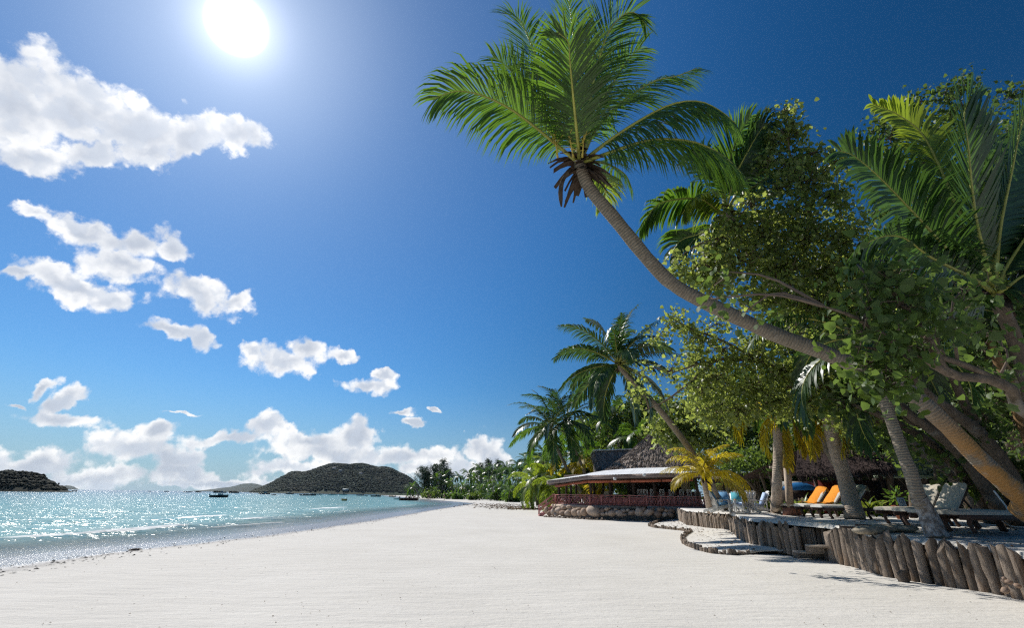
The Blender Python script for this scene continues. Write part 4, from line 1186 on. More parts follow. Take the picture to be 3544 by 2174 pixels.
# golden and green clumps of young palms between the grove and the restaurant
for i, (px, py, dp, fl, mt, lb) in enumerate((
 (1850,1668,62,4.2,M_palm_lime,'yellow-green low palm at the left front of the restaurant\'s seaward steps'),(1905,1640,60,4.4,M_palm_lime,'yellow-green palm below the dark pair, left of the restaurant roof'),(1955,1610,60,4.4,M_palm_gold,'yellow-green palm tucked between the two dark palm trunks'),
 (2020,1600,58,4.2,M_palm_gold,'golden palm right of the dark pair, above the metal roof'),(1880,1600,75,4.4,M_palm,'green palm behind the golden ones, left of the dark pair'),(1930,1690,52,3.2,M_palm_lime,'small yellow palm seen through the open restaurant'),(2010,1560,66,4.2,M_palm,'green palm behind the dark pair\'s trunks'),(2060,1690,50,2.6,M_palm_gold,'low yellow palm behind the restaurant railing'))):
    b = P(px, py, dp); gz = .4
    palm('young_palm', lb, [Vector((b.x+.4, b.y, gz)), Vector((b.x+.2, b.y, gz + (b.z-gz)*.5)), b], [.2, .16, .14], M_bark_far, trunk_n=8, auto=16, flen=fl, mat=mt, rmat=M_rachis_gold if mt is M_palm_gold else M_rachis, mats=[M_palm, mt, mt] if mt is M_palm_gold else None, seed=80+i, nl=26, ll=.95, lw=.13, seg=2, el_lo=-50, husk=False)

# ------------------------------------------------------------------ broad-leaved trees
def broad_tree(name, label, limbs, clumps, leafm, seed, size=.15, per=9, spread=.16, barkm=None, big=0, base=None, tmpl='heart', bigm=None, twig=.012, dens=1.0, hang=.5):
    """limbs: [(pixel+depth path, radii, material)], clumps: (px, py, depth, rx, ry, rdepth_m, twig ends)"""
    rr = random.Random(seed)
    paths = [[Vector(q) if isinstance(q, Vector) else P(*q) for q in l[0]] for l in limbs]
    o = thing(name, label, 'tree', base or paths[0][0])
    for i, (l, p) in enumerate(zip(limbs, paths)):
        m = MB(); pp = bez(p, 16); rad = np.interp(np.linspace(0, 1, 16), np.linspace(0, 1, len(l[1])), l[1])
        m.tube(pp, list(rad), 10, True, .07, seed+i)
        part('trunk' if i == 0 else 'limb', m, l[2] if len(l) > 2 else (barkm or M_bark), o, True)
    nodes = [q for p in paths for q in bez(p, 14)[4:]]
    ml, mt = MB(), MB(); allp = []
    for k, (px, py, dp, rx, ry, rd, n) in enumerate(clumps):
        c = P(px, py, dp); s = dp/FPX
        n = max(3, int(n*dens))
        ends, pts = clump_points(c, (rx*s, rd, ry*s), n, per, spread, seed*97+k)
        allp.append(pts)
        near = min(nodes, key=lambda q: (q-c).length)
        midp = near.lerp(c, .5) + Vector((rr.uniform(-.2, .2), rr.uniform(-.2, .2), rr.uniform(-.05, .25)))
        bl = (c-near).length
        mt.tube(bez([near, midp, c], 6), [twig*(2.6 - 1.6*i/5)*min(2.2, .8 + bl*.25) for i in range(6)], 5)
        for e in ends:
            e = Vector(e); j = c.lerp(e, .5) + Vector((rr.gauss(0, .06), rr.gauss(0, .06), rr.gauss(0, .08)))
            mt.tube([c.lerp(near, .12*rr.random()), j, e], [twig, twig*.7, twig*.4], 3, False)
    pts = np.concatenate(allp)
    g = np.random.default_rng(seed)
    if big:
        d = np.linalg.norm(pts - np.array((0, 0, CAM_H)), axis=1)
        ordr = np.argsort(d + g.random(len(d))*.6); sel = ordr[:big]; rest = ordr[big:]
        one = MB(); leaves(one, np.zeros((1, 3)), 1.0, tmpl, 1, 0, 0)
        T = HEART.copy(); lm = MB(); lm.add(T, HEART_F); me = lm.mesh('leaf'); me.materials.append(bigm or leafm)
        for q in sel:
            tip = Vector((rr.gauss(0, 1), rr.gauss(0, 1), rr.gauss(-.8, 1))).normalized()
            nr = Vector((rr.gauss(0, 1), rr.gauss(0, 1), rr.gauss(.6, 1))); nr = (nr - tip*nr.dot(tip)).normalized()
            sd = tip.cross(nr); lo = bpy.data.objects.new('leaf', me); col.objects.link(lo); lo.parent = o
            s = size*rr.uniform(.75, 1.2)
            M4 = Matrix((sd*s, tip*s, nr*s)).transposed().to_4x4(); M4.translation = Vector(pts[q]) - OFF[o]
            lo.matrix_local = M4
        pts = pts[rest]
    leaves(ml, pts, size, tmpl, seed, hang)
    part('twigs', mt, M_twig, o, kind='stuff')
    part('crown', ml, leafm, o, kind='stuff')
    return o

BASE_R = G(3470, 1850, .8)
# the tree whose top pokes into the sky beside the second palm
broad_tree('hibiscus_tree', 'tall sunlit hibiscus tree with a thin top spray against the sky',
 [([G(3420, 1822, .85), (3307,1548,13), (3224,1474,13), (3122,1423,13), (2960,1180,13.2), (2860,900,13.4), (2790,700,13.4), (2730,520,13.4), (2722,400,13.4)], [.26,.22,.20,.17,.12,.08,.05,.03,.015]),
  ([(3122,1423,13), (3000,1150,13.2), (2930,900,13.3), (2900,650,13.3)], [.12,.09,.06,.025]),
  ([(2960,1180,13.2), (2760,1010,13), (2600,880,12.9), (2500,820,12.8)], [.09,.07,.05,.02])],
 [(2722,385,13.4,42,40,.3,12),(2735,450,13.4,62,45,.35,16),(2690,480,13.4,50,35,.35,12),(2760,470,13.4,40,30,.3,9),(2720,555,13.3,75,45,.5,22),(2660,560,13.3,45,40,.4,12),(2820,525,13.4,70,40,.5,18),(2880,560,13.4,60,50,.5,18),(2800,620,13.2,110,60,.7,40),(2700,650,13.2,80,50,.6,26),(2880,680,13.2,100,80,.7,44),(2740,740,13.1,110,70,.7,48),
  (2600,700,12.9,60,45,.5,20),(2560,780,12.9,80,50,.6,30),(2480,850,12.8,75,50,.6,28),(2640,810,13,120,70,.8,60),(2780,830,13,120,70,.8,62),(2920,820,13,120,80,.8,60),(2560,900,12.8,120,65,.8,58),(2440,930,12.8,80,50,.6,28),(2700,930,13,140,70,.9,74),(2860,940,13,140,80,.9,78),(3000,930,13,120,90,.9,56),
  (2380,960,12.7,55,40,.5,16),(2480,990,12.8,80,45,.6,30),(2640,1030,12.9,120,50,.8,54),(2820,1060,12.9,140,70,.9,74),(2980,1080,12.9,120,80,.9,56),(2340,900,12.6,40,35,.4,9)],
 M_hib, 11, per=11, size=.105, spread=.15, dens=1.15)
# lower spreading tree over the restaurant side
broad_tree('hibiscus_tree', 'spreading hibiscus tree reaching left over the terrace toward the restaurant',
 [([G(3385, 1800, .88), (3300,1640,15), (3191,1567,15), (3050,1460,15), (2900,1368,15), (2800,1318,15), (2640,1255,15), (2480,1245,15), (2330,1290,15)], [.25,.20,.17,.15,.13,.11,.08,.05,.02]),
  ([(2640,1255,15), (2500,1180,15), (2400,1140,15), (2320,1100,15)], [.06,.045,.03,.012]),
  ([(3043,1437,14.6), (2850,1330,14.8), (2700,1350,15), (2560,1420,15)], [.10,.08,.05,.02]),
  ([(2480,1245,15), (2380,1330,15), (2300,1390,15), (2230,1420,15)], [.045,.035,.025,.012])],
 [(2320,1105,15,45,30,.4,12),(2380,1140,15,50,35,.4,13),(2280,1160,15,40,30,.4,10),(2430,1180,15,60,40,.5,18),(2400,1250,15,65,45,.6,22),(2320,1280,15,50,35,.5,10),(2220,1290,15,35,25,.3,6),(2220,1370,15,45,30,.4,9),(2430,1350,15,70,45,.6,24),(2480,1310,15,90,60,.7,46),(2500,1210,15,70,45,.6,26),(2600,1230,15,90,55,.7,44),(2580,1330,15,110,60,.8,62),(2700,1290,15,110,60,.8,62),(2820,1290,15,110,70,.8,62),
  (2680,1390,15,120,60,.8,66),(2560,1420,15,110,50,.8,50),(2450,1420,15.2,90,50,.7,40),(2800,1400,15,110,60,.8,56),(2920,1350,14.8,110,70,.8,56),(2400,1170,15,40,40,.4,9),(2480,1120,15,50,35,.4,10),(2940,1450,14.8,100,50,.7,36),(3020,1420,14.8,80,60,.7,30),(2660,1180,15,90,40,.6,34),(2800,1190,15,120,50,.7,54)],
 M_hib, 13, per=11, size=.105, spread=.15, dens=1.1)
# near branch with big leaves
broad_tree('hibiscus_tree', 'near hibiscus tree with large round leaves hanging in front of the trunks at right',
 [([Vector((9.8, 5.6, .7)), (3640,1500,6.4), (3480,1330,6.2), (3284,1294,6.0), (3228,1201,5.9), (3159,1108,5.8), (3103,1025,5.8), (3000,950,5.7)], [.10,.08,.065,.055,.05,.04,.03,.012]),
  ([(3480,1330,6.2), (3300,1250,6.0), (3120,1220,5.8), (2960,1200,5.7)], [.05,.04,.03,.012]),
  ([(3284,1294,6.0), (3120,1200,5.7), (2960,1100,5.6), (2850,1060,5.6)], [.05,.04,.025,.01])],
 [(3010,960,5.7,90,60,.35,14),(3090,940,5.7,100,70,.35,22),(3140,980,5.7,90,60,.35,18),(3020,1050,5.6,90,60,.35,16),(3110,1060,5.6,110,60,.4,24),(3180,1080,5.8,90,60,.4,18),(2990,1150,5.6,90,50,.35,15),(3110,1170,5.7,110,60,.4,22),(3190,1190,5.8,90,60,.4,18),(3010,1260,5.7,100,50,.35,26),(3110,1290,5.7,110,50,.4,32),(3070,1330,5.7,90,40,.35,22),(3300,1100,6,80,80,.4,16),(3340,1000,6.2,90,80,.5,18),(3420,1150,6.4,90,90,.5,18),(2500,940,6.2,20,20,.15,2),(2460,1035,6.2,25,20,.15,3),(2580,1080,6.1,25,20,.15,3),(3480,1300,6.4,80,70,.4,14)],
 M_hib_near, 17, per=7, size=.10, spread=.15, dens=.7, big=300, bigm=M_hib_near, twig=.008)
# right top, behind the right palm
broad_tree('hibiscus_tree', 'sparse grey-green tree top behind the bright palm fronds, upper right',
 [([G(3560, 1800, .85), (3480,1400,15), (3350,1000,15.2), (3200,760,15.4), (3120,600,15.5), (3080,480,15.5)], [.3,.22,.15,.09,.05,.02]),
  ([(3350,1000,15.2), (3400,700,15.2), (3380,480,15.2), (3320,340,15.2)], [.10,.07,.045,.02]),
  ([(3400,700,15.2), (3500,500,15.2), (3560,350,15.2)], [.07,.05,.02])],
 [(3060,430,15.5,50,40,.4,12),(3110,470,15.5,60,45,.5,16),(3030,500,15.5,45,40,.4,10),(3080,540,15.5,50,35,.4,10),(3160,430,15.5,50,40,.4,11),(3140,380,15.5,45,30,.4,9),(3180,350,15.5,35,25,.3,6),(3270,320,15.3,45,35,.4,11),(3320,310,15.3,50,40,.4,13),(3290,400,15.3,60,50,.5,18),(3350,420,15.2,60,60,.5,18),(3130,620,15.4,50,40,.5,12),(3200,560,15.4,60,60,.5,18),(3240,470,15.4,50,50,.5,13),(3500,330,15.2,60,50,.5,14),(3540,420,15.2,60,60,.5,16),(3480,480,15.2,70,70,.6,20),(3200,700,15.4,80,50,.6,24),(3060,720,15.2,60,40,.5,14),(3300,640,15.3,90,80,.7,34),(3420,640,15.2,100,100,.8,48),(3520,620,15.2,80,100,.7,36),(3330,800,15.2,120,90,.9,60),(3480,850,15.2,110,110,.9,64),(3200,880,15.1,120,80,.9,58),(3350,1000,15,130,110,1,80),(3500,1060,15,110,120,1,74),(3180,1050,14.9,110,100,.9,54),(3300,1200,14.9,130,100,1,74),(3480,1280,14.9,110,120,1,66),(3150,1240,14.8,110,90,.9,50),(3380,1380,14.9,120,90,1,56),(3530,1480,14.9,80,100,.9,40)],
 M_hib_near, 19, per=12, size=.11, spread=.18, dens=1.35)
# trunks fanning out of the ground at right
broad_tree('hibiscus_tree', 'old many-stemmed tree with thick grey leaning trunks at the right edge',
 [([G(3500, 1845, .8), (3450,1750,12), (3340,1590,12), (3238,1500,12), (3150,1440,12), (3050,1360,12)], [0.258,0.184,0.143,0.122,0.102,0.054]),
  ([G(3520, 1850, .8), (3520,1690,11.6), (3400,1510,11.6), (3300,1432,11.6), (3270,1408,11.6), (3205,1358,11.6), (3120,1260,11.6)], [0.245,0.184,0.150,0.136,0.129,0.095,0.048]),
  ([G(3540, 1850, .8), (3480,1640,11.8), (3350,1420,11.8), (3290,1290,11.8), (3230,1180,11.8)], [0.231,0.163,0.109,0.082,0.041]),
  ([G(3620, 1850, .8), (3600,1600,11.2), (3530,1400,11.2), (3480,1290,11.2), (3420,1180,11.2)], [0.286,0.231,0.184,0.136,0.068], M_bark_orange),
  ([G(3440, 1828, .83), (3380,1700,12.6), (3238,1548,12.6), (3130,1480,12.6), (3043,1437,12.6), (2950,1400,12.6)], [0.204,0.150,0.116,0.102,0.088,0.041])],
 [(3000,1340,12,80,50,.6,26),(3090,1230,11.8,90,60,.6,30),(3220,1140,11.8,90,70,.6,30),(3400,1130,11.4,90,80,.6,30),(2920,1390,12.6,80,50,.6,24),(3260,1560,12.4,60,40,.5,14),(3330,1680,12.4,40,30,.4,8),(3480,1600,11.9,60,60,.5,14),(3100,1520,12.6,70,40,.5,16),(3420,1450,11.6,70,60,.5,16)],
 M_hib_near, 23, per=9, spread=.16, big=0)
# crowns behind the restaurant and the dark wood at the back of the terrace
broad_tree('broadleaf_tree', 'pale-leaved tree in front of the conical thatched roof',
 [([P(2420,1650,38), (2390,1560,38), (2360,1500,38), (2320,1450,38)], [.3,.22,.16,.08]), ([(2390,1560,38), (2420,1480,38.4), (2440,1400,38.6)], [.15,.1,.05])],
 [(2350,1525,37,55,40,1.2,30),(2290,1490,37.6,70,45,1.4,44),(2380,1480,38,70,50,1.5,48),(2330,1420,38.4,60,45,1.4,36),(2430,1410,38.6,70,60,1.5,48),(2440,1520,38,60,45,1.3,32)],
 M_hib, 29, size=.30, per=11, spread=.34, twig=.03)
for i, (cx_, cy_, dp, w_, h_, lb, mt) in enumerate((
 (2170,1480,66,150,110,'dark round-crowned tree directly behind the thatched roofs',M_bush),(2080,1500,72,110,80,'dark tree behind the dark palm pair\'s right side',M_bush),(2240,1430,60,90,90,'tall dark tree behind the conical thatch peak',M_bush),
 (2540,1480,40,110,110,'leafy tree behind the golden young palm and bar',M_hib),(2640,1540,38,110,90,'bushy tree right of the restaurant\'s low metal roof',M_bush),(2460,1350,44,120,100,'tall leafy tree behind the leaning palm trunk',M_bush),(2760,1530,34,110,100,'shaded tree behind the straight pale palm',M_bush),
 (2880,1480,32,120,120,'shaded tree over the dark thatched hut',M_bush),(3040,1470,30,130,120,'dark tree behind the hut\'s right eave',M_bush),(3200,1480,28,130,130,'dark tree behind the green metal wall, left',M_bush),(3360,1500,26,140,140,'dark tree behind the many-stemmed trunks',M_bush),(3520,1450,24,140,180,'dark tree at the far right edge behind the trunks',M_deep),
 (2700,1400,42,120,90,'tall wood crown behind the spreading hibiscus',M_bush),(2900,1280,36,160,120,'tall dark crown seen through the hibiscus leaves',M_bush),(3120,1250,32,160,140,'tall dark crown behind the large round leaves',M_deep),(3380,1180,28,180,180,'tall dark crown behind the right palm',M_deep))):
    cl = []; r2 = random.Random(300+i)
    for k in range(9):
        a = k*2.4; q = math.sqrt((k+.3)/9)
        cl.append((cx_ + math.cos(a)*q*w_*.75, cy_ + math.sin(a)*q*h_*.75, dp + r2.uniform(-2, 2), w_*.42, h_*.40, 1.8, 30))
    b = P(cx_, cy_, dp); gb = Vector((b.x + r2.uniform(-1, 1), b.y, .7))
    broad_tree('broadleaf_tree', lb, [([gb, gb.lerp(b, .5) + Vector((.3, 0, 0)), b], [.32, .24, .1])], cl, mt, 400+i, size=.34*dp/38, per=11, spread=.40, tmpl='oval', twig=.03, base=gb)

# ------------------------------------------------------------------ the beach restaurant
def wood(name, c, rough=.75, scale=5, stretch=(6, 6, .6), var=.4):
    t = NT(name, rough, .2); v = t.mapv(t.objc(), stretch)
    n = t.noise(v, scale, 6, .7); r = t.rand()
    k = t.math('ADD', t.math('MULTIPLY', n, .7), t.math('MULTIPLY', r, .3))
    t.color(t.ramp(k, [(.25, tuple(x*(1-var) for x in c)), (.55, c), (.85, tuple(min(1, x*(1+var)) for x in c))]))
    t.bump(n, .6, .01); return t.m
M_rail = wood('maroon_paint', (.50, .205, .19), .5, var=.2)
M_blind = wood('red_bamboo', (.42, .13, .075), .6, 4, (.4, 9, 9), .4)
M_darkwood = wood('dark_timber', (.07, .05, .04), .7)
M_fascia = wood('grey_fascia', (.27, .215, .20), .8, 4, (.5, 5, 5))
M_logw = wood('bleached_log', (.45, .36, .28), .85, 3, (.6, 4, 4))
M_floorw = wood('deck_boards', (.18, .11, .08), .7)
M_conc = simple('weathered_concrete', (.34, .31, .27), .9, .1, .25, 2, .4, .02)
M_cream = simple('cream_plaster', (.58, .48, .30), .9, .1, .12, 1.5)
M_ceil = simple('white_ceiling', (.55, .53, .49), .8, .1, .1, 1)
t = NT('galvanised_roof', .55, .3); n_ = t.noise(t.objc(), 1.3, 5, .6)
t.color(t.ramp(n_, [(.3, (.66, .67, .68)), (.7, (.82, .83, .84))])); t.b.inputs['Metallic'].default_value = 0.0; M_metal = t.m
def thatch_mat(name, c):
    t = NT(name, .95, .05); p = t.objc(); n = t.noise(t.mapv(p, (5, 5, .9)), 3.2, 7, .75); n2 = t.noise(p, .7, 4, .6); r = t.island()
    k = t.math('ADD', t.math('MULTIPLY', n, .6), t.math('MULTIPLY', r, .4))
    cc = t.ramp(k, [(.25, tuple(x*.45 for x in c)), (.55, c), (.85, tuple(x*1.5 for x in c))])
    t.color(t.mix(t.mapr(n2, .5, .66, 0, .5), cc, tuple(x*.55 for x in c))); t.bump(n, 1, .08); return t.m
M_thatch = thatch_mat('grey_thatch', (.34, .28, .24))
M_thatch_d = thatch_mat('dark_thatch', (.075, .055, .05))
M_rock = NT('tan_boulder', .85, .15)
v_ = M_rock.objc(); a_ = M_rock.noise(v_, 2.2, 6, .65); r_ = M_rock.rand()
M_rock.color(M_rock.mix(M_rock.mapr(M_rock.noise(v_, 9, 4, .7), .5, .7, 0, .4), M_rock.ramp(M_rock.math('ADD', M_rock.math('MULTIPLY', a_, .5), M_rock.math('MULTIPLY', r_, .5)), [(.2, (.22, .15, .11)), (.5, (.42, .31, .23)), (.8, (.56, .45, .36))]), (.22, .17, .14)))
M_rock.bump(a_, .6, .08); M_rock = M_rock.m
M_wpaint = simple('white_furniture_paint', (.74, .74, .73), .5, .4, .08, 4)

def on_line(px):                      # front line of the veranda in plan
    d = float(np.interp(px, [1925, 2042, 2440, 2660], [39.5, 36.0, 33.0, 31.4])); p = P(px, 1748, d); return Vector((p.x, p.y, 0))
DECK = .97
L0, K0, R0 = on_line(1925), on_line(2042), on_line(2440)
back = Vector((2.2, 11, 0))
rest = thing('beach_restaurant', 'open-sided beach restaurant with maroon railings, metal eaves and a conical thatched roof', 'restaurant', K0)
part('deck', MB().prism([(p.x, p.y) for p in (L0, K0, R0, R0 + back, L0 + back)], .72, DECK), M_floorw, rest)
part('foundation', MB().prism([(p.x, p.y) for p in (L0 + Vector((.4, .5, 0)), K0 + Vector((.1, .5, 0)), R0 + Vector((0, .4, 0)), R0 + back, L0 + back)], -.1, .71), M_conc, rest)
wa, wb = on_line(2238), on_line(2452)
fn = Vector((0, -.16, 0))
part('concrete_edge', MB().bar(wa + fn + Vector((0, 0, .80)), wb + fn + Vector((0, 0, .80)), .26, .42), M_conc, rest)
lg = [L0 + Vector((-.35, -.1, 0)), K0 + Vector((0, -.14, 0)), on_line(2234) + Vector((0, -.14, 0))]
for a, b in zip(lg[:-1], lg[1:]):
    part('edge_log', MB().tube([a + Vector((0, 0, .86)), a.lerp(b, .5) + Vector((0, 0, .87)), b + Vector((0, 0, .86))], .13, 10, True, .05, 3), M_logw, rest, True)
# roof line
FAS = [(1893,1665,40.2),(1939,1660,38.6),(2032,1647,35.6),(2180,1642,34.4),(2336,1637.5,33.1),(2450,1638,32.2)]
UPP = [(1950,1655,46),(2000,1646,44),(2095,1630,41.5),(2200,1622,40),(2335,1619,38.6),(2465,1621,37.6)]
fas = [P(*q) for q in FAS]; upp = [P(*q) for q in UPP]
for i, (a, b) in enumerate(zip(fas[:-1], fas[1:])):
    part('fascia', MB().bar(a - Vector((0, 0, .15)), b - Vector((0, 0, .15)), .05, .28), M_fascia, rest)
    u0, u1 = upp[i], upp[i+1]
    ns = max(2, int((b-a).length/1.0))
    for s in range(ns):
        t0, t1 = s/ns + .002, (s+1)/ns - .002
        rows = []
        for r in range(4):
            v = -.03 + 1.03*r/3; row = []
            for c in range(17):
                tt = t0 + (t1-t0)*c/16; p = a.lerp(b, tt).lerp(u0.lerp(u1, tt), v)
                row.append(p + Vector((0, 0, .010*math.sin(c/16*math.pi*10) + .02)))
            rows.append(row)
        part('roof_sheet', MB().sheet(rows), M_metal, rest, True)
# ceiling under the eaves and inner beams
ce = MB()
for i in range(len(fas)-1):
    a, b, u0, u1 = fas[i], fas[i+1], upp[i], upp[i+1]
    dz = Vector((0, 0, -.12)); ce.add([a.lerp(u0, .25) + dz, b.lerp(u1, .25) + dz, u1 + Vector((.4, 4, -.15)), u0 + Vector((.4, 4, -.15))], [(0,1,2,3)])
part('ceiling', ce, M_ceil, rest)
for i, (a, b) in enumerate(zip(fas[:-1], fas[1:])):
    part('eave_beam', MB().bar(a.lerp(upp[i], .12) - Vector((0, 0, .36)), b.lerp(upp[i+1], .12) - Vector((0, 0, .36)), .12, .16), M_darkwood, rest)
BL = [(1922,1683.5,39.4),(1972,1676,38),(2034,1668,36),(2112,1667,35.4),(2181,1666.5,34.8),(2290,1664,33.9),(2400,1662,33.2)]
bl = [P(*q) for q in BL]
for a, b in zip(bl[:-1], bl[1:]):
    u = (b-a).normalized()*.03
    part('rolled_blind', MB().tube([a+u, a.lerp(b, .5) + Vector((0, 0, -.015)), b-u], [.10, .105, .10], 9, True, .03, 2), M_blind, rest, True)
for px in (1933, 1974, 2045, 2113, 2196, 2270, 2341, 2420):
    p = on_line(px) + Vector((.1, .35, 0)); zt = float(np.interp(px, [1893, 2032, 2336, 2450], [fas[0].z, fas[2].z, fas[4].z, fas[5].z])) - .25
    part('post', MB().tube([p + Vector((0, 0, DECK)), p + Vector((.02, 0, 2.1)), p + Vector((0, 0, zt))], [.12, .11, .11], 8, True, .05, px), M_darkwood, rest, True)
for px, dy in ((1960, 5), (2005, 6), (2070, 5), (2102, 4.5), (2150, 6), (2225, 5), (2262, 4), (2297, 5), (2345, 6), (2390, 5)):
    p = on_line(px) + Vector((.6, dy, 0))
    part('post', MB().tube([p + Vector((0, 0, DECK)), p + Vector((.05, 0, 3.6))], [.11, .10], 7, True, .05, px), M_darkwood, rest, True)
for k in range(5):
    a = on_line(1960 + k*100) + Vector((.3, 3.5, 3.35)); part('tie_beam', MB().bar(a, on_line(2050 + k*100) + Vector((.3, 3.6, 3.4)), .14, .2), M_darkwood, rest)
# railings with crossed panels
def rail_run(px0, px1, nx, solid, h=.76, double=True):
    a, b = on_line(px0), on_line(px1); zt = DECK + h
    up = lambda p, z: Vector((p.x, p.y, z))
    part('top_rail', MB().bar(up(a, zt), up(b, zt), .09, .06), M_rail, rest)
    part('mid_rail', MB().bar(up(a, zt-.14), up(b, zt-.14), .05, .045), M_rail, rest)
    part('bottom_rail', MB().bar(up(a, DECK+.08), up(b, DECK+.08), .06, .06), M_rail, rest)
    for s, q in ((0, a), (1, b)): part('rail_post', MB().box(up(q, DECK + h/2 + .02), (.11, .11, h + .04)), M_rail, rest)
    for i in range(nx):
        p, q = a.lerp(b, i/nx), a.lerp(b, (i+1)/nx)
        m = MB(); e = (q-p).normalized()*.05
        m.bar(up(p+e, DECK+.11), up(q-e, zt-.17), .035, .05); m.bar(up(p+e, zt-.17) + Vector((0, .037, 0)), up(q-e, DECK+.11) + Vector((0, .037, 0)), .035, .05)
        part('cross_brace', m, M_rail, rest)
        if i: part('baluster', MB().box(up(p, DECK + (h-.14)/2 + .03), (.05, .05, h-.2)), M_rail, rest)
        if solid: part('rail_panel', MB().bar(up(p, DECK + .34) + Vector((0, .09, 0)), up(q, DECK + .34) + Vector((0, .09, 0)), .02, .46), M_rail, rest)
rail_run(1925, 1970, 4, False); rail_run(1971, 2041, 5, False)
for a, b in ((2043,2082),(2083,2127),(2128,2180),(2181,2239)): rail_run(a, b, 2, True)
for a, b in ((2240,2288),(2289,2336),(2337,2386),(2387,2440)): rail_run(a, b, 4, False, .72)
# steps at the seaward end
sA = L0 + Vector((-.1, .2, 0))
for k in range(5):
    c = sA + Vector((-.18 - .27*k, .35, DECK - .18*(k+1)))
    part('step', MB().box(c, (.30, 1.5, .06)), M_rail, rest)
for dy in (-.4, 1.1):
    a = sA + Vector((0, dy, DECK)); b = sA + Vector((-1.35, dy, 0))
    for h in (.42, .82): part('handrail', MB().bar(a + Vector((0, 0, h)), b + Vector((0, 0, h)), .05, .06), M_rail, rest)
    for u in (0.02, .55, 1): p = a.lerp(b, u); part('rail_post', MB().bar(p - Vector((0, 0, .05)), p + Vector((0, 0, .86)), .07, .07, Vector((0, 1, 0))), M_rail, rest)
    part('cross_brace', MB().bar(a + Vector((0, 0, .1)), b + Vector((0, 0, .78)), .03, .04), M_rail, rest)
    part('stringer', MB().bar(a - Vector((0, 0, .12)), b + Vector((0, 0, -.02)), .05, .2), M_rail, rest)
# thatched cone and the square thatch behind it
def straw(m, p, d, L_, w, rr):
    sd = d.cross(Vector((rr.gauss(0, 1), rr.gauss(0, 1), rr.gauss(0, 1)))).normalized()*w
    m.add([p - sd, p + sd, p + d*L_], [(0, 1, 2)])
cc = P(2290, 1640, 44); apex = P(2278, 1462, 44); base_z = 3.75; rad = 5.9
cm = MB(); rows = []; rr = random.Random(9); st_ = MB()
for i in range(15):
    u = i/14; rr_ = rad*((1-u)**1.25)*(1) + .05; z = base_z + (apex.z-base_z)*u
    row = []
    for k in range(41):
        a = 2*math.pi*k/40; q = rr_*(1 + .02*math.sin(k*3.7+i*2))
        row.append((cc.x + math.cos(a)*q, cc.y + math.sin(a)*q*.8, z + .06*math.sin(i*2.5 + k*1.3)))
    rows.append(row)
cm.sheet(rows); th = part('thatched_cone', cm, M_thatch, rest, True)
for k in range(4200):
    u = rr.random()**1.5*.97; a = math.pi + rr.random()*math.pi; q = rad*(1-u)**1.25 + .08
    p = Vector((cc.x + math.cos(a)*q, cc.y + math.sin(a)*q*.8, base_z + (apex.z-base_z)*u + .05))
    d = Vector((math.cos(a)*.7, math.sin(a)*.7, -.75)).normalized(); d = (d + Vector((rr.gauss(0, .12), rr.gauss(0, .12), rr.gauss(0, .1)))).normalized()
    straw(st_, p, d, .35 + .3*rr.random(), .03 + .03*rr.random(), rr)
part('straw', st_, M_thatch, th, kind='stuff')
r0, r1 = P(2056, 1562, 50), P(2185, 1558, 50); ez = 3.9
bm_ = MB(); st2 = MB(); rows = []
for i in range(9):
    u = i/8; row = []
    for k in range(15):
        v = k/14; p = r0.lerp(r1, v); row.append((p.x + (1-u)*0 + u*.25, p.y - u*2.6, p.z + (ez-p.z)*u**1.05 + .05*math.sin(k*2.1 + i)))
    rows.append(row)
bm_.sheet(rows)
bm_.sheet([[(x, 2*r0.y - y, z) for x, y, z in r] for r in rows][::-1])
gl = [Vector(rows[0][0]), Vector(rows[8][0]), Vector((rows[8][0][0], 2*r0.y - rows[8][0][1], ez))]
bm_.add([gl[0] + Vector((-.12, 0, -.05)), gl[1], gl[2]], [(0, 1, 2)])
th2 = part('square_thatch', bm_, M_thatch, rest, True)
for k in range(1600):
    u = rr.random(); v = rr.random(); p = r0.lerp(r1, v) + Vector((u*.25, -u*2.6, (ez - r0.z)*u + .06))
    straw(st2, p, Vector((rr.gauss(0, .12), -.6, -.75)).normalized(), .4 + .3*rr.random(), .03 + .03*rr.random(), rr)
for k in range(420):
    u = rr.random(); p = gl[0].lerp(gl[1], u) + Vector((-.1, rr.uniform(-.1, .4), .02)); straw(st2, p, Vector((-.25 + rr.gauss(0, .15), -.25, -.9)).normalized(), .6 + .5*rr.random(), .05, rr)
part('straw', st2, M_thatch, th2, kind='stuff')
part('ridge_cap', MB().bar(r0 + Vector((-.1, 0, .06)), r1 + Vector((.1, 0, .06)), .5, .1), M_metal, rest)
# bar: counter, back wall, shelves
ba, bb = on_line(2232) + Vector((.3, 2.6, 0)), on_line(2470) + Vector((.3, 2.6, 0))
part('bar_counter', MB().bar(ba + Vector((0, .3, 1.5)), bb + Vector((0, .3, 1.5)), .5, 1.05), M_rail, rest)
part('bar_top', MB().bar(ba + Vector((-.1, .2, 2.06)), bb + Vector((.1, .2, 2.06)), .75, .06), M_darkwood, rest)
wa_, wb_ = on_line(2215) + Vector((.6, 6.2, 0)), on_line(2470) + Vector((.6, 6.2, 0))
part('back_wall', MB().bar(wa_ + Vector((0, 0, 2.3)), wb_ + Vector((0, 0, 2.3)), .12, 2.66), M_darkwood, rest)
sh_ = []
for z in (2.15, 2.55):
    part('bottle_shelf', MB().bar(on_line(2300) + Vector((.6, 5.95, z)), wb_ + Vector((-.1, -.25, z)), .3, .04), M_floorw, rest)
part('end_wall', MB().bar(on_line(2404) + Vector((.5, 3.8, 2.3)), on_line(2440) + Vector((.5, 3.8, 2.3)), .12, 2.6), M_cream, rest)
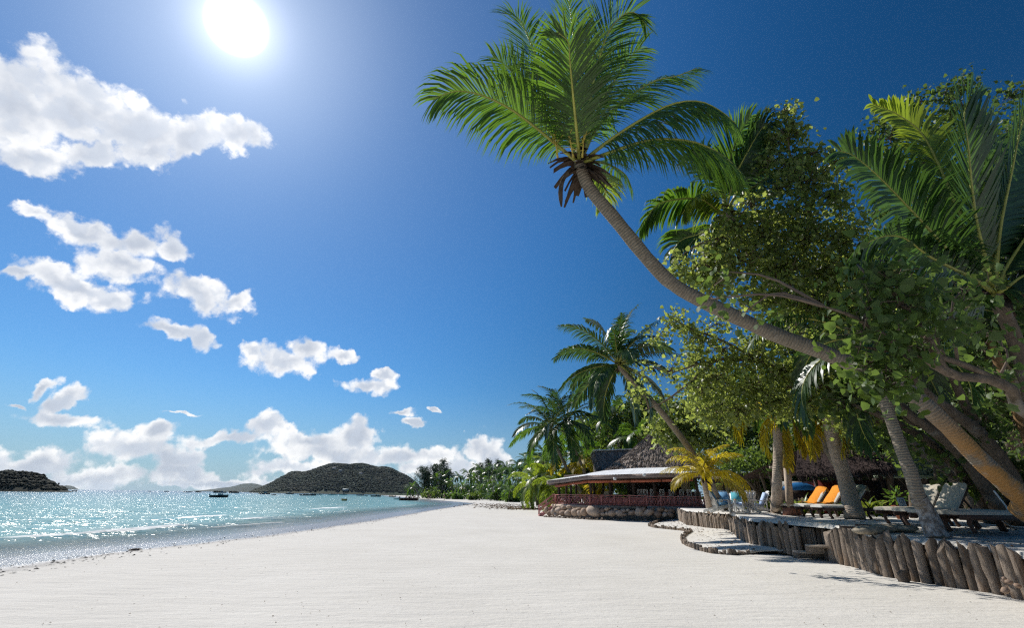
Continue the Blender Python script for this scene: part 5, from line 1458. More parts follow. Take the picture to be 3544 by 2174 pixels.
ew0, ew1 = on_line(2474) + Vector((.3, .6, 0)), on_line(2548) + Vector((.3, .6, 0))
part('end_wall', MB().bar(ew0 + Vector((0, 0, 2.0)), ew1 + Vector((0, 0, 2.0)), .14, 2.4), M_cream, rest)
wv = part('window', MB().bar(ew0.lerp(ew1, .12) + Vector((0, -.08, 2.55)), ew0.lerp(ew1, .42) + Vector((0, -.08, 2.55)), .05, .8), simple('louvre_yellow', (.42, .36, .12), .7, .2, .2, 3), rest)
part('frame', MB().bar(ew0.lerp(ew1, .44) + Vector((0, -.09, 2.4)), ew0.lerp(ew1, .56) + Vector((0, -.09, 2.4)), .05, 1.1), M_darkwood, wv)
# low metal roof running right over the wall
ra, rb = P(2446, 1640, 32), P(2655, 1634, 30.6); rc, rd_ = P(2650, 1626, 34), P(2448, 1622, 35.6)
for s in range(7):
    t0, t1 = s/7 + .002, (s+1)/7 - .002; rows = []
    for r in range(3):
        v = r/2; row = []
        for c in range(17):
            tt = t0 + (t1-t0)*c/16; p = ra.lerp(rb, tt).lerp(rd_.lerp(rc, tt), v); row.append(p + Vector((0, 0, .010*math.sin(c/16*math.pi*10))))
        rows.append(row)
    part('roof_sheet', MB().sheet(rows), M_metal, rest, True)
part('eave_beam', MB().bar(ra - Vector((0, 0, .30)), rb - Vector((0, 0, .30)), .1, .14), M_logw, rest)
part('eave_beam', MB().bar(ra - Vector((0, -.3, .55)), P(2545, 1647, 31.4) - Vector((0, -.3, .35)), .14, .22), M_darkwood, rest)
for px, py in ((2128, 1658), (2230, 1645)):
    fl_ = part('floodlight', MB().box(P(px, py, 34.2 if px < 2200 else 33.4), (.20, .12, .20)), M_wpaint, rest)
# boulders in front
bw = thing('boulder_revetment', 'bank of tan granite boulders under the restaurant deck', 'rock wall', on_line(2042) + Vector((0, -1, 0)))
BO = [(180,1240,40,45),(230,1285,45,35),(280,1270,38,48),(360,1250,62,52),(430,1205,38,30),(300,1200,32,20),(430,1280,68,38),(500,1290,52,45),(515,1192,42,25),(545,1235,52,32),(605,1275,58,50),(650,1228,52,22),(672,1292,38,45),(742,1270,56,56),(890,1255,112,66),(1012,1260,42,40),(1022,1300,38,26),(1080,1220,36,26),(1102,1255,36,24),(1122,1212,20,16),(1080,1292,32,26),(1165,1285,66,46),(1150,1240,17,14),(1270,1290,62,42),(1350,1308,42,20),(1460,1280,58,36),(1560,1268,66,56),(1622,1232,38,32),(1712,1278,78,46),(1742,1218,62,17),(1770,1248,44,17),(1842,1303,60,46),(1880,1228,66,36),(1970,1248,38,28),(1947,1308,44,30),(2052,1252,52,36),(2032,1303,48,34),(1215,1235,32,22),(1330,1250,45,28),(1400,1240,30,24),(960,1300,40,22),(330,1300,45,22),(1620,1300,36,30)]
bvar = []
for k in range(6):
    m = MB(); V = []; r2 = random.Random(60+k)
    m.ellipsoid((0, 0, 0), (1, 1, 1), 14, 9, .05, k); v = m.v[0]
    for q in range(5):
        d = Vector((r2.gauss(0, 1), r2.gauss(0, 1), r2.gauss(0, 1))).normalized(); dd_ = v @ np.array(d); cut = .72 + .2*r2.random()
        v -= np.outer(np.maximum(0, dd_ - cut)*.8, np.array(d))
    me = m.mesh('boulder', (0, 0, 0), True); me.materials.append(M_rock); bvar.append(me)
for k, (zx, zy, rx, ry) in enumerate(BO):
    px, py = 1850 + zx*.2316, 1480 + zy*.2316; dp = float(np.interp(px, [1880, 2042, 2336], [38.4, 35.0, 32.4])) - .25*(zy > 1265)
    c = P(px, py, dp); s = .2316/FPX*dp
    o = bpy.data.objects.new('boulder', bvar[k % 6]); col.objects.link(o); o.parent = bw; o.location = c - OFF[bw]
    o.rotation_euler = (rnd.uniform(-.3, .3), rnd.uniform(-.35, .35), rnd.uniform(0, 6))
    sz = max(rx, ry)*s; o.scale = (rx*s*1.08, sz, ry*s*1.1) if abs(math.cos(o.rotation_euler.z)) > .6 else (sz, rx*s*1.08, ry*s*1.1)

# bar stools: each a thing
def make_stool():
    o = thing('bar_stool', 'stool', 'bar stool', (0, 0, 0), 'white bar stools along the bar')
    part('seat', MB().box((0, 0, .78), (.40, .40, .05)), M_wpaint, o)
    for sx in (-1, 1):
        for sy in (-1, 1):
            top = 1.20 if sy < 0 else .76
            part('leg', MB().bar((sx*.20, sy*.20, 0), (sx*.17, sy*.17, .76), .045, .045), M_wpaint, o)
        part('back_post', MB().bar((sx*.17, -.19, .80), (sx*.17, -.22, 1.24), .04, .04, Vector((0, 1, 0))), M_wpaint, o)
    part('back_rail', MB().box((0, -.22, 1.23), (.38, .035, .05)), M_wpaint, o)
    part('back_rail', MB().box((0, -.195, .86), (.34, .03, .04)), M_wpaint, o)
    for s in (-1, 1):
        m = MB(); m.bar((s*.15, -.20, .88), (s*.01, -.215, 1.20), .02, .025); m.bar((s*.01, -.20, .88), (s*.15, -.215, 1.20), .02, .025)
        part('cross_splat', m, M_wpaint, o)
    for q in ((0, .185, .30), (0, -.185, .36)): part('footrest', MB().box(q, (.36, .03, .035)), M_wpaint, o)
    for s in (-1, 1): part('side_stretcher', MB().box((s*.185, 0, .33), (.03, .36, .035)), M_wpaint, o)
    return o
st0 = make_stool()
names_ = ['first', 'second', 'third', 'fourth', 'fifth', 'sixth', 'seventh', 'eighth']
for k, px in enumerate((2224, 2244, 2270, 2303, 2338, 2374, 2403, 2430)):
    p = on_line(px) + Vector((.15, 1.35, DECK)); lb = f'{names_[k]} white cross-backed bar stool from the left along the bar'
    if k == 0: st0.location = p; st0.rotation_euler = (0, 0, .15); st0['label'] = lb
    else: dup(st0, p, .1 + .08*math.sin(k*3), lb)
# dining tables and cane chairs on the deck
M_cane = simple('cane', (.42, .33, .22), .8, .1, .25, 20)
M_clothc = simple('cream_cushion', (.62, .57, .48), .9, .1, .1, 6)
def make_tub():
    o = thing('tub_chair', 'chair', 'chair', (0, 0, 0), 'cane chairs on the restaurant deck')
    m = MB(); rows = []
    for z, r in ((.30, .27), (.55, .30), (.80, .31), (.86, .28)):
        rows.append([(math.cos(R(160 + a*220/10))*r, math.sin(R(160 + a*220/10))*r, z - (.22 if a in (0, 10) and z > .6 else 0)) for a in range(11)])
    m.sheet(rows); part('backrest', m, M_cane, o, True)
    part('seat', MB().tube([(0, 0, .34), (0, 0, .44)], [.28, .27], 12), M_clothc, o)
    for sx in (-1, 1):
        for sy in (-1, 1): part('leg', MB().tube([(sx*.2, sy*.2, 0), (sx*.2, sy*.2, .36)], .025, 6), M_darkwood, o)
    return o
def make_dtable():
    o = thing('dining_table', 'table', 'table', (0, 0, 0), 'dining tables on the restaurant deck')
    part('tabletop', MB().box((0, 0, .73), (.9, .9, .04)), M_darkwood, o)
    for sx in (-1, 1):
        for sy in (-1, 1): part('leg', MB().box((sx*.38, sy*.38, .355), (.06, .06, .71)), M_darkwood, o)
    return o
tb0, tc0 = make_tub(), make_dtable(); first = [True, True]
for k, (px, dy, rz, lb) in enumerate(((2110, 1.2, .2, 'cream round-backed chair showing above the solid maroon railing'), (2000, 1.6, .8, 'left cane chair behind the open railing by the steps'), (2150, 2.0, 2.6, 'cane chair beside the right-hand dining table'), (1955, 2.2, 2.2, 'cane chair nearest the seaward steps'), (2070, 2.2, 4, 'cane chair between the two dark front posts'), (2190, 1.6, .5, 'cane chair next to the first bar stool'))):
    p = on_line(px) + Vector((.2, dy, DECK))
    if first[0]: tb0.location = p; tb0.rotation_euler = (0, 0, rz); tb0['label'] = lb; tb0.scale = (1.25,)*3; first[0] = False
    else: dup(tb0, p, rz, lb)
for k, (px, dy, lb) in enumerate(((1978, 2.4, 'dark dining table nearest the seaward steps'), (2050, 3.0, 'dark dining table behind the corner post'), (2165, 2.8, 'dark dining table near the bar end'))):
    p = on_line(px) + Vector((.2, dy, DECK))
    if first[1]: tc0.location = p; tc0['label'] = lb; first[1] = False
    else: dup(tc0, p, .3*k, lb)
M_btl = [simple('bottle_green', (.03, .09, .04), .15, .5, .1), simple('bottle_amber', (.20, .08, .015), .15, .5, .1), simple('bottle_clear', (.45, .5, .5), .15, .5, .1)]
names_o = names_ + ['ninth', 'tenth', 'eleventh']
for k in range(22):
    u = k/21; p = on_line(2304).lerp(on_line(2464), u) + Vector((.6, 5.85, 2.17 + .40*(k % 2)))
    o = solo('bottle', MB().tube([p, p + Vector((0, 0, .18)), p + Vector((0, 0, .23)), p + Vector((0, 0, .31))], [.04, .04, .015, .014], 8), M_btl[k % 3], names_o[k//2] + ' bottle from the left on the ' + ('upper' if k % 2 else 'lower') + ' shelf behind the bar', 'bottle', p, 'bottles behind the bar', True)

# ------------------------------------------------------------------ log walls, stumps, steps
def log_material(name, c):
    t = NT(name, .9, .1); p = t.objc(); r = t.rand()
    n = t.noise(t.mapv(p, (9, 9, .8)), 2.4, 8, .72); cr = t.noise(t.mapv(p, (16, 16, .5)), 2.0, 3, .5)
    k = t.math('ADD', t.math('MULTIPLY', n, .5), t.math('MULTIPLY', r, .5))
    cc = t.ramp(k, [(.2, tuple(x*.42 for x in c)), (.5, c), (.8, tuple(x*1.5 for x in c))])
    cc = t.mix(t.mapr(cr, .60, .68, 0, .85), cc, (.03, .022, .018))
    cc = t.mix(t.mapr(t.noise(p, 1.6, 3, .5), .56, .7, 0, .5), cc, (.24, .14, .075))
    t.color(cc); t.bump(t.math('SUBTRACT', n, t.math('MULTIPLY', cr, .9)), 1, .03); return t.m
M_log = log_material('weathered_log', (.33, .265, .21))
logv = []
for k in range(8):
    m = MB(); r2 = random.Random(200+k); n = 10; rows = 6
    pts = [Vector((0, 0, i/(rows-1))) for i in range(rows)]
    m.tube(pts, [1.06, 1.02 + r2.uniform(-.08, .08), 1 + r2.uniform(-.1, .1), .98 + r2.uniform(-.1, .08), .98, .96 + r2.uniform(-.04, .03)], n, True, .055, 77+k)
    v = m.v[0]; sl = r2.uniform(-.04, .04)
    for i in range(rows): v[i*n:(i+1)*n, 0] += r2.gauss(0, .06)*i/rows; v[i*n:(i+1)*n, 1] += r2.gauss(0, .06)*i/rows; v[-n:, 2] += v[-n:, 0]*sl + np.array([r2.uniform(-.02, .02) for _ in range(n)])
    me = m.mesh('log', (0, 0, 0), True); me.materials.append(M_log); me.polygons[-1].use_smooth = False; logv.append(me)
def log_at(parent, p, z0, z1, r, lean=(0, 0), name='log'):
    o = bpy.data.objects.new(name, logv[rnd.randrange(8)]); col.objects.link(o); o.parent = parent
    o.location = Vector((p.x, p.y, z0)) - OFF[parent]; o.scale = (r, r, z1-z0)
    o.rotation_euler = (lean[0], lean[1], rnd.uniform(0, 6.28)); return o
def line_at(pts, s):
    for a, b in zip(pts[:-1], pts[1:]):
        L_ = math.hypot(b.x-a.x, b.y-a.y)
        if s <= L_: return a.lerp(b, s/L_)
        s -= L_
    return None
def run_logs(parent, pts, rlo, rhi, top, gapf=.97, skip=()):
    s = 0; i = 0
    while True:
        r = rnd.uniform(rlo, rhi)*(1.0 if rnd.random() > .15 else .75)
        p = line_at(pts, s + r)
        if p is None: break
        if i not in skip:
            zt = top(p) + rnd.uniform(-.06, .05)
            log_at(parent, p + Vector((rnd.gauss(0, .015), rnd.gauss(0, .02), 0)), p.z - .12, zt, r, (rnd.gauss(-.02, .02), rnd.gauss(.0, .022)))
        s += 2*r*gapf + (rnd.uniform(0, .04) if rnd.random() < .3 else 0); i += 1
lw = thing('log_retaining_wall', 'far log wall of upright weathered posts below the white chairs', 'retaining wall', wall_a[4])
tz = lambda p: float(np.interp(math.hypot(p.x, p.y), [8, 12, 16, 22, 34], [.72, .80, .82, .80, .82]))
run_logs(lw, wall_a, .062, .10, tz)
lw2 = thing('log_retaining_wall', 'near log wall of thick upright weathered posts, lower right foreground', 'retaining wall', wall_b[2])
run_logs(lw2, wall_b, .085, .125, lambda p: float(np.interp(math.hypot(p.x, p.y), [8, 12, 16], [.70, .76, .80])), skip=(26, 27))
# plank bay and steps between the two walls
bay0, bay1 = wall_a[-1] + Vector((.12, .35, 0)), wall_b[0] + Vector((.45, .75, 0))
for k in range(6):
    a, b = bay0.lerp(bay1, k/6 + .008), bay0.lerp(bay1, (k+1)/6 - .008)
    part('plank', MB().bar(Vector((a.x, a.y, .43 + rnd.uniform(-.02, .02))), Vector((b.x, b.y, .43)), .06, .74), M_log, lw)
stp = thing('beach_steps', 'low plank steps tucked between the two log walls', 'steps', wall_b[0])
for k, (px, py, z, w_) in enumerate(((2862, 1892, .40, 1.0), (2830, 1914, .20, 1.2))):
    c = G(px, py, z); part('tread', MB().box(c, (w_, .34, .05), (0, 0, R(-12))), M_logw, stp)
    part('riser', MB().box(c + Vector((0, .16, -.10)), (w_*.96, .03, .16), (0, 0, R(-12))), M_log, stp)
for px, py, hh, lb in ((2733, 1908, .32, 'left short post of the pair guarding the plank steps'), (2752, 1910, .30, 'right short post of the pair guarding the plank steps'), (2868, 1934, .30, 'lone short stump post at the near side of the plank steps'), (3125, 2002, .16, 'sawn stump on the sand before the near log wall')):
    p = G(px, py, .08); o = bpy.data.objects.new('stump_post', logv[rnd.randrange(8)]); col.objects.link(o); o.location = (p.x, p.y, -.05); o.scale = (.10, .10, hh+.1); tag(o, lb, 'post')
# bank of sand and rubble right behind the posts
bk = MB(); pts_b = resample(wall_a + [bay0, bay1] + wall_b, .5)
bk.sheet([[Vector((p.x + .13, p.y + .14, -.1)) for p in pts_b], [Vector((p.x + .16, p.y + .17, tz(p) - .05)) for p in pts_b]])
structure('sand_bank', bk, simple('brown_sand_face', (.24, .18, .13), .95, .05, .35, 5, .6, .05), True)  # plain brown face, darker than the terrace sand
ed = thing('stump_edging', 'low winding row of short driftwood stumps edging the sand', 'edging', stump_line[9])
s = 0
while True:
    r = rnd.uniform(.045, .085); p = line_at(stump_line, s + r)
    if p is None: break
    log_at(ed, p, -.10, .12 + rnd.uniform(-.05, .05), r, (rnd.gauss(0, .07), rnd.gauss(0, .07)), 'stump'); s += 2*r
ed2 = thing('stump_edging', 'half-buried stump row along the foot of the boulders', 'edging', on_line(2042) + Vector((0, -1.6, 0)))
for k in range(64):
    px = 1884 + (2234-1884)*k/63; p = P(px, 1789 + 5*k/63, float(np.interp(px, [1880, 2042, 2240], [37.6, 34.2, 32.6])))
    log_at(ed2, p, -.1, .08 + rnd.uniform(-.04, .06), rnd.uniform(.05, .075), (rnd.gauss(0, .06), rnd.gauss(0, .06)), 'stump')

# ------------------------------------------------------------------ chairs and loungers
def fabric(name, c, var=.12):
    return simple(name, c, .9, .1, var, 14, .15, .005)
M_blue = fabric('blue_cushion', (.16, .34, .55)); M_lilac = fabric('pale_blue_cushion', (.42, .52, .72))
M_teal_c = fabric('teal_cushion', (.10, .36, .42))
M_mat = fabric('cream_mattress', (.70, .66, .60)); M_or = fabric('orange_towel', (.72, .27, .035), .2); M_green = fabric('sage_towel', (.34, .36, .27), .3)
M_matg = fabric('mottled_mattress', (.50, .45, .37), .25)  # darker and more mottled cloth than the cream mattress
M_lwood = wood('lounger_timber', (.10, .062, .048), .7)
def make_adirondack(cm):
    """faces +y, sloped seat, fan back, wide arms"""
    o = thing('garden_armchair', 'x', 'armchair', (0, 0, 0))
    for k in range(4):
        x = -.24 + .16*k; zt = .98 - .05*abs(k-1.5)
        part('back_slat', MB().bar((x*.85, -.22, .30), (x*1.1, -.56, zt), .135, .025, Vector((0, 1, .3))), M_wpaint, o)
    m = MB(); rows = []
    for z, w_ in ((.94, .30), (.99, .26), (1.02, .17), (1.03, .04)):
        yy = -.22 - (z-.30)*.5; rows.append([(-w_, yy, z), (0, yy, z), (w_, yy, z)])
    m.sheet(rows); m.sheet([[(a, b-.03, c) for a, b, c in r][::-1] for r in rows]); part('back_top', m, M_wpaint, o)
    for k in range(5): part('seat_slat', MB().box((0, -.18 + .145*k, .27 + .025*k), (.56, .12, .025), (R(10), 0, 0)), M_wpaint, o)
    for s in (-1, 1):
        part('arm', MB().box((s*.36, .02, .56), (.14, .80, .03)), M_wpaint, o)
        part('front_leg', MB().box((s*.33, .34, .275), (.05, .12, .55)), M_wpaint, o)
        part('back_leg', MB().bar((s*.31, .42, .34), (s*.31, -.72, .03), .04, .13, Vector((0, 0, 1))), M_wpaint, o)
        part('arm_brace', MB().bar((s*.33, -.34, .10), (s*.35, -.36, .55), .04, .06, Vector((0, 1, 0))), M_wpaint, o)
    part('back_brace', MB().box((0, -.42, .60), (.70, .03, .08)), M_wpaint, o)
    part('seat_cushion', MB().box((0, .10, .385), (.52, .52, .08), (R(10), 0, 0), .93), cm, o)
    part('back_cushion', MB().box((0, -.31, .66), (.52, .085, .62), (R(26), 0, 0), .93), cm, o)
    return o
for k, (px, py, rz, cm, lb) in enumerate(((2492, 22.6, R(-82), M_blue, 'white garden armchair in profile facing right, nearest the golden palm'), (2516, 24.2, R(170), M_blue, 'white garden armchair with full blue cushion facing the beach'),
  (2552, 24.4, R(150), M_teal_c, 'white garden armchair with teal cushion half hidden behind the others'), (2582, 22.8, R(6), M_lilac, 'white garden armchair with its slatted back to the camera'), (2624, 23.4, R(78), M_lilac, 'white garden armchair with pale blue cushion facing left, rightmost of the circle'))):
    o = make_adirondack(cm); p = P(px, 1764, py); o.location = (p.x, p.y, float(terrace_z(p.x, p.y)) - .02); o.rotation_euler = (0, 0, rz); tag(o, lb, 'armchair', 'white garden armchairs in a circle')
tb = thing('side_table', 'small white slatted table in the circle of armchairs', 'table', (0, 0, 0))
for k in range(4): part('top_slat', MB().box((0, -.18 + .12*k, .45), (.5, .10, .025)), M_wpaint, tb)
for sx in (-1, 1):
    for sy in (-1, 1): part('leg', MB().box((sx*.2, sy*.18, .22), (.05, .05, .44)), M_wpaint, tb)
p = P(2549, 1764, 23.5); tb.location = (p.x, p.y, float(terrace_z(p.x, p.y)))
pc_ = solo('drink_cup', MB().tube([(p.x, p.y, 1.463), (p.x, p.y, 1.60)], [.04, .05], 10), M_or, 'orange cup standing on the small white table', 'cup')

def make_lounger(mm, back=True, towel=None, back_ang=48):
    """foot at -x, head at +x"""
    o = thing('sun_lounger', 'x', 'sun lounger', (0, 0, 0))
    for s in (-1, 1): part('side_rail', MB().box((0, s*.30, .30), (1.95, .05, .10)), M_lwood, o)
    for k in range(9): part('slat', MB().box((-.92 + .23*k, 0, .345), (.16, .56, .02)), M_lwood, o)
    for x in (-.72, .72):
        for s in (-1, 1):
            part('leg', MB().tube(bez([(x + .04, s*.27, .30), (x-.03, s*.27, .17), (x+.05, s*.27, 0)], 5), [.065, .055, .045, .04, .05], 6), M_lwood, o, True)
    hx = .22
    def pad(x0, x1, z0, z1, th, w_, mb):
        rows = []; n = 7
        top_, bot = [], []
        for i in range(n):
            u = i/(n-1); x = x0 + (x1-x0)*u; z = z0 + (z1-z0)*u; e = .8 if i in (0, n-1) else 1
            top_.append([(x - (z1-z0)*.0, -w_, z + th*.6*e), (x, -w_*.86, z + th*e), (x, 0, z + th*1.06*e), (x, w_*.86, z + th*e), (x, w_, z + th*.6*e)])
            bot.append([(x, w_, z), (x, -w_, z)])
        mb.sheet(top_); mb.sheet(bot)
        for i in range(n-1):
            for j, q in ((0, 1), (4, 0)):
                mb.add([top_[i][j], top_[i+1][j], bot[i+1][q], bot[i][q]], [(0,1,2,3)])
        for i in (0, n-1): mb.add([*top_[i], bot[i][0], bot[i][1]], [(0,1,2,3,4,5,6)])
    if back:
        m = MB(); pad(-1.02, hx, .357, .357, .10, .31, m); part('mattress', m, mm, o)
        ca, sa = math.cos(R(back_ang)), math.sin(R(back_ang)); L_ = .82
        m = MB(); pad(hx, hx + L_*ca, .365, .365 + L_*sa, .11, .31, m); part('back_mattress', m, mm, o)
        m = MB()
        for s in (-1, 1): m.bar((hx, s*.28, .33), (hx + L_*ca + .02, s*.28, .33 + L_*sa), .04, .06); m.bar((hx + .5*ca, s*.25, .33 + .5*sa), (hx + .62, s*.25, .28), .03, .04)
        part('back_frame', m, M_lwood, o)
        if towel:
            m = MB(); rows = []
            for i in range(9):
                u = i/8; x = hx - .35 + (L_*ca + .40)*u
                z = .512 + max(0, x-hx)*sa/ca + .012*math.sin(i*1.7)
                rows.append([(x, -.30 - (.05*math.sin(i)), z - .05), (x, -.15, z + .02*math.sin(i*2)), (x, 0, z + .012), (x, .15, z + .02*math.cos(i*1.5)), (x, .31, z - .03)])
            e = rows[-1]; rows.append([(a + .09, b, c - .22) for a, b, c in e]); m.sheet(rows); part('towel', m, towel, o, True)
    else:
        m = MB(); pad(-1.02, 1.0, .357, .357, .10, .31, m); part('mattress', m, mm, o)
    return o
for k, (px, py, rz, mm, bk_, tw, lb) in enumerate((
  (2800, 1784, .10, M_mat, True, M_or, 'furthest lounger of the left trio, orange towel spread over its raised back'), (2856, 1789, .08, M_mat, True, M_or, 'middle lounger of the left trio with an orange towel on its back'), (2926, 1795, .05, M_mat, True, M_green, 'nearest lounger of the left trio with a sage towel, behind the thick palm trunk'),
  (3180, 1815, .10, M_matg, True, None, 'furthest lounger of the right group, its raised back dappled with shade'), (3262, 1824, .08, M_matg, True, None, 'second lounger of the right group with raised dappled back'), (3330, 1834, .12, M_matg, False, None, 'flat lounger of the right group, third from the back'), (3425, 1842, .10, M_matg, False, None, 'flat lounger nearest the big leaning trunks at right'))):
    o = make_lounger(mm, bk_, tw, 46 if k < 3 else 50); z = .95 if k < 3 else .86
    p = GT(px, py); o.location = p; o.rotation_euler = (0, 0, rz)
    tag(o, lb, 'sun lounger', 'sun loungers on the terrace')

# ------------------------------------------------------------------ terrace backdrop: hut, shed, fence, plants
fr = thing('bamboo_fence', 'low bamboo cane fence running behind the loungers', 'fence', Vector((P(2700, 1745, 25).x, P(2700, 1745, 25).y, 1.0)))
f0, f1 = P(2560, 1745, 28.5), P(2835, 1745, 21.5); f0.z = f1.z = 1.0
M_bam = wood('dry_bamboo', (.20, .145, .10), .8, 3, (4, 4, .5))
cane = MB(); cane.tube([(0, 0, 0), (0, 0, .5), (0, 0, 1)], [.028, .025, .026], 6, True, .05, 1); cme = cane.mesh('cane'); cme.materials.append(M_bam)
for k in range(110):
    p = f0.lerp(f1, k/109); o = bpy.data.objects.new('cane', cme); col.objects.link(o); o.parent = fr
    o.location = p - OFF[fr]; o.scale = (1, 1, .68 + rnd.uniform(-.04, .04)); o.rotation_euler = (rnd.gauss(0, .04), rnd.gauss(0, .04), 0)
part('rail', MB().bar(f0 + Vector((0, -.05, .62)), f1 + Vector((0, -.05, .62)), .04, .06), M_bam, fr)
fr2 = thing('bamboo_screen', 'tall leaning bamboo screen beside the cream end wall', 'screen', P(2590, 1700, 28))
s0, s1 = P(2552, 1740, 29), P(2645, 1740, 27); s0.z = s1.z = 1.0
for k in range(60):
    p = s0.lerp(s1, k/59); o = bpy.data.objects.new('cane', cme); col.objects.link(o); o.parent = fr2; o.location = p - OFF[fr2]; o.scale = (1.2, 1.2, 1.6 + rnd.uniform(-.25, .25)); o.rotation_euler = (rnd.gauss(0, .03), rnd.gauss(-.08, .04), 0)
ps = thing('shower_post', 'square timber post with a cross arm on a red stone plinth', 'post', Vector((P(2732, 1748, 19.4).x, P(2732, 1748, 19.4).y, .98)))
pb = P(2732, 1748, 19.4)
part('post', MB().bar(Vector((pb.x, pb.y, 1.3)), P(2724, 1615, 19.4), .20, .22, Vector((0, 1, 0))), M_logw, ps)
part('cross_arm', MB().bar(P(2664, 1619, 19.4), P(2732, 1616, 19.3), .12, .10), M_logw, ps)
part('plinth', MB().box((pb.x + .1, pb.y + .1, 1.12), (.52, .5, .34), (0, 0, .3), .95), simple('red_stone', (.30, .14, .095), .9, .1, .3, 8, .5, .03), ps)
# beach hut with dark thatch, red door
hd = 22.5
hut = thing('thatched_hut', 'shaded beach hut with ragged dark thatch and a red door', 'hut', Vector((P(2900,1700,hd).x, P(2900,1700,hd).y, 1.0)))
for (a, b, c) in (((2755,1652,21.5), (3090,1622,21.0), (2900,1560,25)),):
    e0, e1 = P(*a), P(*b); tp = P(*c)
    m = MB(); rows = []
    for i in range(7):
        u = i/6; rows.append([e0.lerp(e1, k/16).lerp(tp + Vector(((k/16-.5)*4.5, 0, 0)), u) + Vector((0, 0, .05*math.sin(k*2+i))) for k in range(17)])
    m.sheet(rows); rows2 = [[Vector((q.x, 2*tp.y - q.y, q.z)) for q in r] for r in rows]; m.sheet(rows2[::-1])
    hth = part('thatch_roof', m, M_thatch_d, hut, True); sm = MB(); rr = random.Random(4)
    for k in range(1500):
        u, v = rr.random()**2, rr.random(); p = e0.lerp(e1, v).lerp(tp + Vector(((v-.5)*4.5, 0, 0)), u) + Vector((0, 0, .05)); straw(sm, p, Vector((rr.gauss(0, .2), -.5, -.8)).normalized(), .35 + .3*rr.random(), .03, rr)
    part('straw', sm, M_thatch_d, hth, kind='stuff')
q0, q1 = P(2822, 1700, 22.5), P(2902, 1700, 22.3)
part('door', MB().bar(Vector((q0.x, q0.y, 1.75)), Vector((q1.x, q1.y, 1.75)), .08, 1.55), wood('red_door', (.20, .022, .015), .6, 4, (5, 5, .5)), hut)
w0, w1 = P(2905, 1700, 22.6), P(3070, 1700, 22.4)
part('wall', MB().bar(Vector((w0.x, w0.y, 1.75)), Vector((w1.x, w1.y, 1.75)), .1, 1.6), M_darkwood, hut)
w0, w1 = P(2706, 1700, 23.6), P(2822, 1700, 23.2)
part('white_panel', MB().bar(Vector((w0.x, w0.y, 2.28)), Vector((w1.x, w1.y, 2.28)), .08, .42), M_ceil, hut)
part('wall', MB().bar(Vector((w0.x, w0.y + .1, 1.6)), Vector((w1.x, w1.y + .1, 1.6)), .08, 1.3), M_darkwood, hut)
for px in (2830, 2910, 3060): p = P(px, 1700, 21.9); part('post', MB().tube([Vector((p.x, p.y, .9)), Vector((p.x, p.y, 2.75))], .09, 7, True, .06, px), M_darkwood, hut, True)
# upturned blue boat stored against the hut
b0, b1 = P(2708, 1684, 22.4), P(2822, 1684, 22.0)
ub = MB(); rows = []
for i in range(13):
    u = i/12; c = b0.lerp(b1, u); w_ = .34*max(.05, math.sin(math.pi*(.06 + .88*u)))**.6
    rows.append([Vector((c.x, c.y - w_*math.cos(R(a)), c.z - .18 + w_*math.sin(R(a))*1.05)) for a in range(0, 181, 20)])
ub.sheet(rows); ubo = solo('upturned_boat', ub, simple('blue_gelcoat', (.03, .16, .38), .22, .5, .1, 2), 'glossy blue hull stored upside down behind the bamboo fence', 'boat', smooth=True)
sh = thing('metal_shed', 'pale green corrugated metal shed in the shade behind the trees', 'shed', Vector((P(3180, 1700, 26).x, P(3180, 1700, 26).y, .9)))
M_gm = simple('green_metal', (.17, .24, .19), .5, .3, .1, 1)
a, b = P(3020, 1640, 26), P(3360, 1640, 25.4)
for k in range(8):
    t0, t1 = k/8, (k+1)/8 - .003; rows = []
    for z in (2.95, 4.2):
        rows.append([Vector((*(a.lerp(b, t0 + (t1-t0)*c/20).xy), z)) + Vector((0, .03*math.sin(c*math.pi/2), 0)) for c in range(21)])
    part('cladding_sheet', MB().sheet(rows), M_gm, sh)
part('sill_beam', MB().bar(Vector((a.x, a.y-.06, 2.88)), Vector((b.x, b.y-.06, 2.88)), .1, .14), simple('pale_green_trim', (.30, .36, .25), .7, .2, .1, 1), sh)
part('wall', MB().bar(Vector((a.x, a.y + .1, 1.85)), Vector((b.x, b.y + .1, 1.85)), .1, 1.9), M_darkwood, sh)
nb = thing('notice_board', 'small white notice board on a stake by the right loungers', 'sign', G(3122, 1762, .9))
np_ = P(3121, 1740, 15.5)
part('board', MB().box(np_, (.27, .02, .30), (R(-8), 0, .1)), M_wpaint, nb)
for k in range(4): part('text_line', MB().box(np_ + Vector((0, -.018, .09 - .055*k)), (.18, .004, .014), (R(-8), 0, .1)), M_dark, nb)
part('stake', MB().bar(Vector((np_.x, np_.y + .03, .85)), np_ + Vector((0, .03, .1)), .04, .04, Vector((0, 1, 0))), M_lwood, nb)
pt = thing('potted_plant', 'clay pot plant in the shade behind the white notice board', 'plant', G(3107, 1752, .9))
pp_ = P(3107, 1730, 17)
part('pot', MB().tube([Vector((pp_.x, pp_.y, .95)), Vector((pp_.x, pp_.y, 1.4)), Vector((pp_.x, pp_.y, 1.46))], [.16, .26, .28], 12), simple('terracotta', (.25, .10, .06), .8, .1, .15, 4), pt, True)
m = MB(); leaves(m, np.array(pp_) + np.random.default_rng(3).normal(size=(90, 3))*.14 + np.array((0, 0, .1)), .16, 'oval', 3, 0); part('foliage', m, M_shrub, pt)
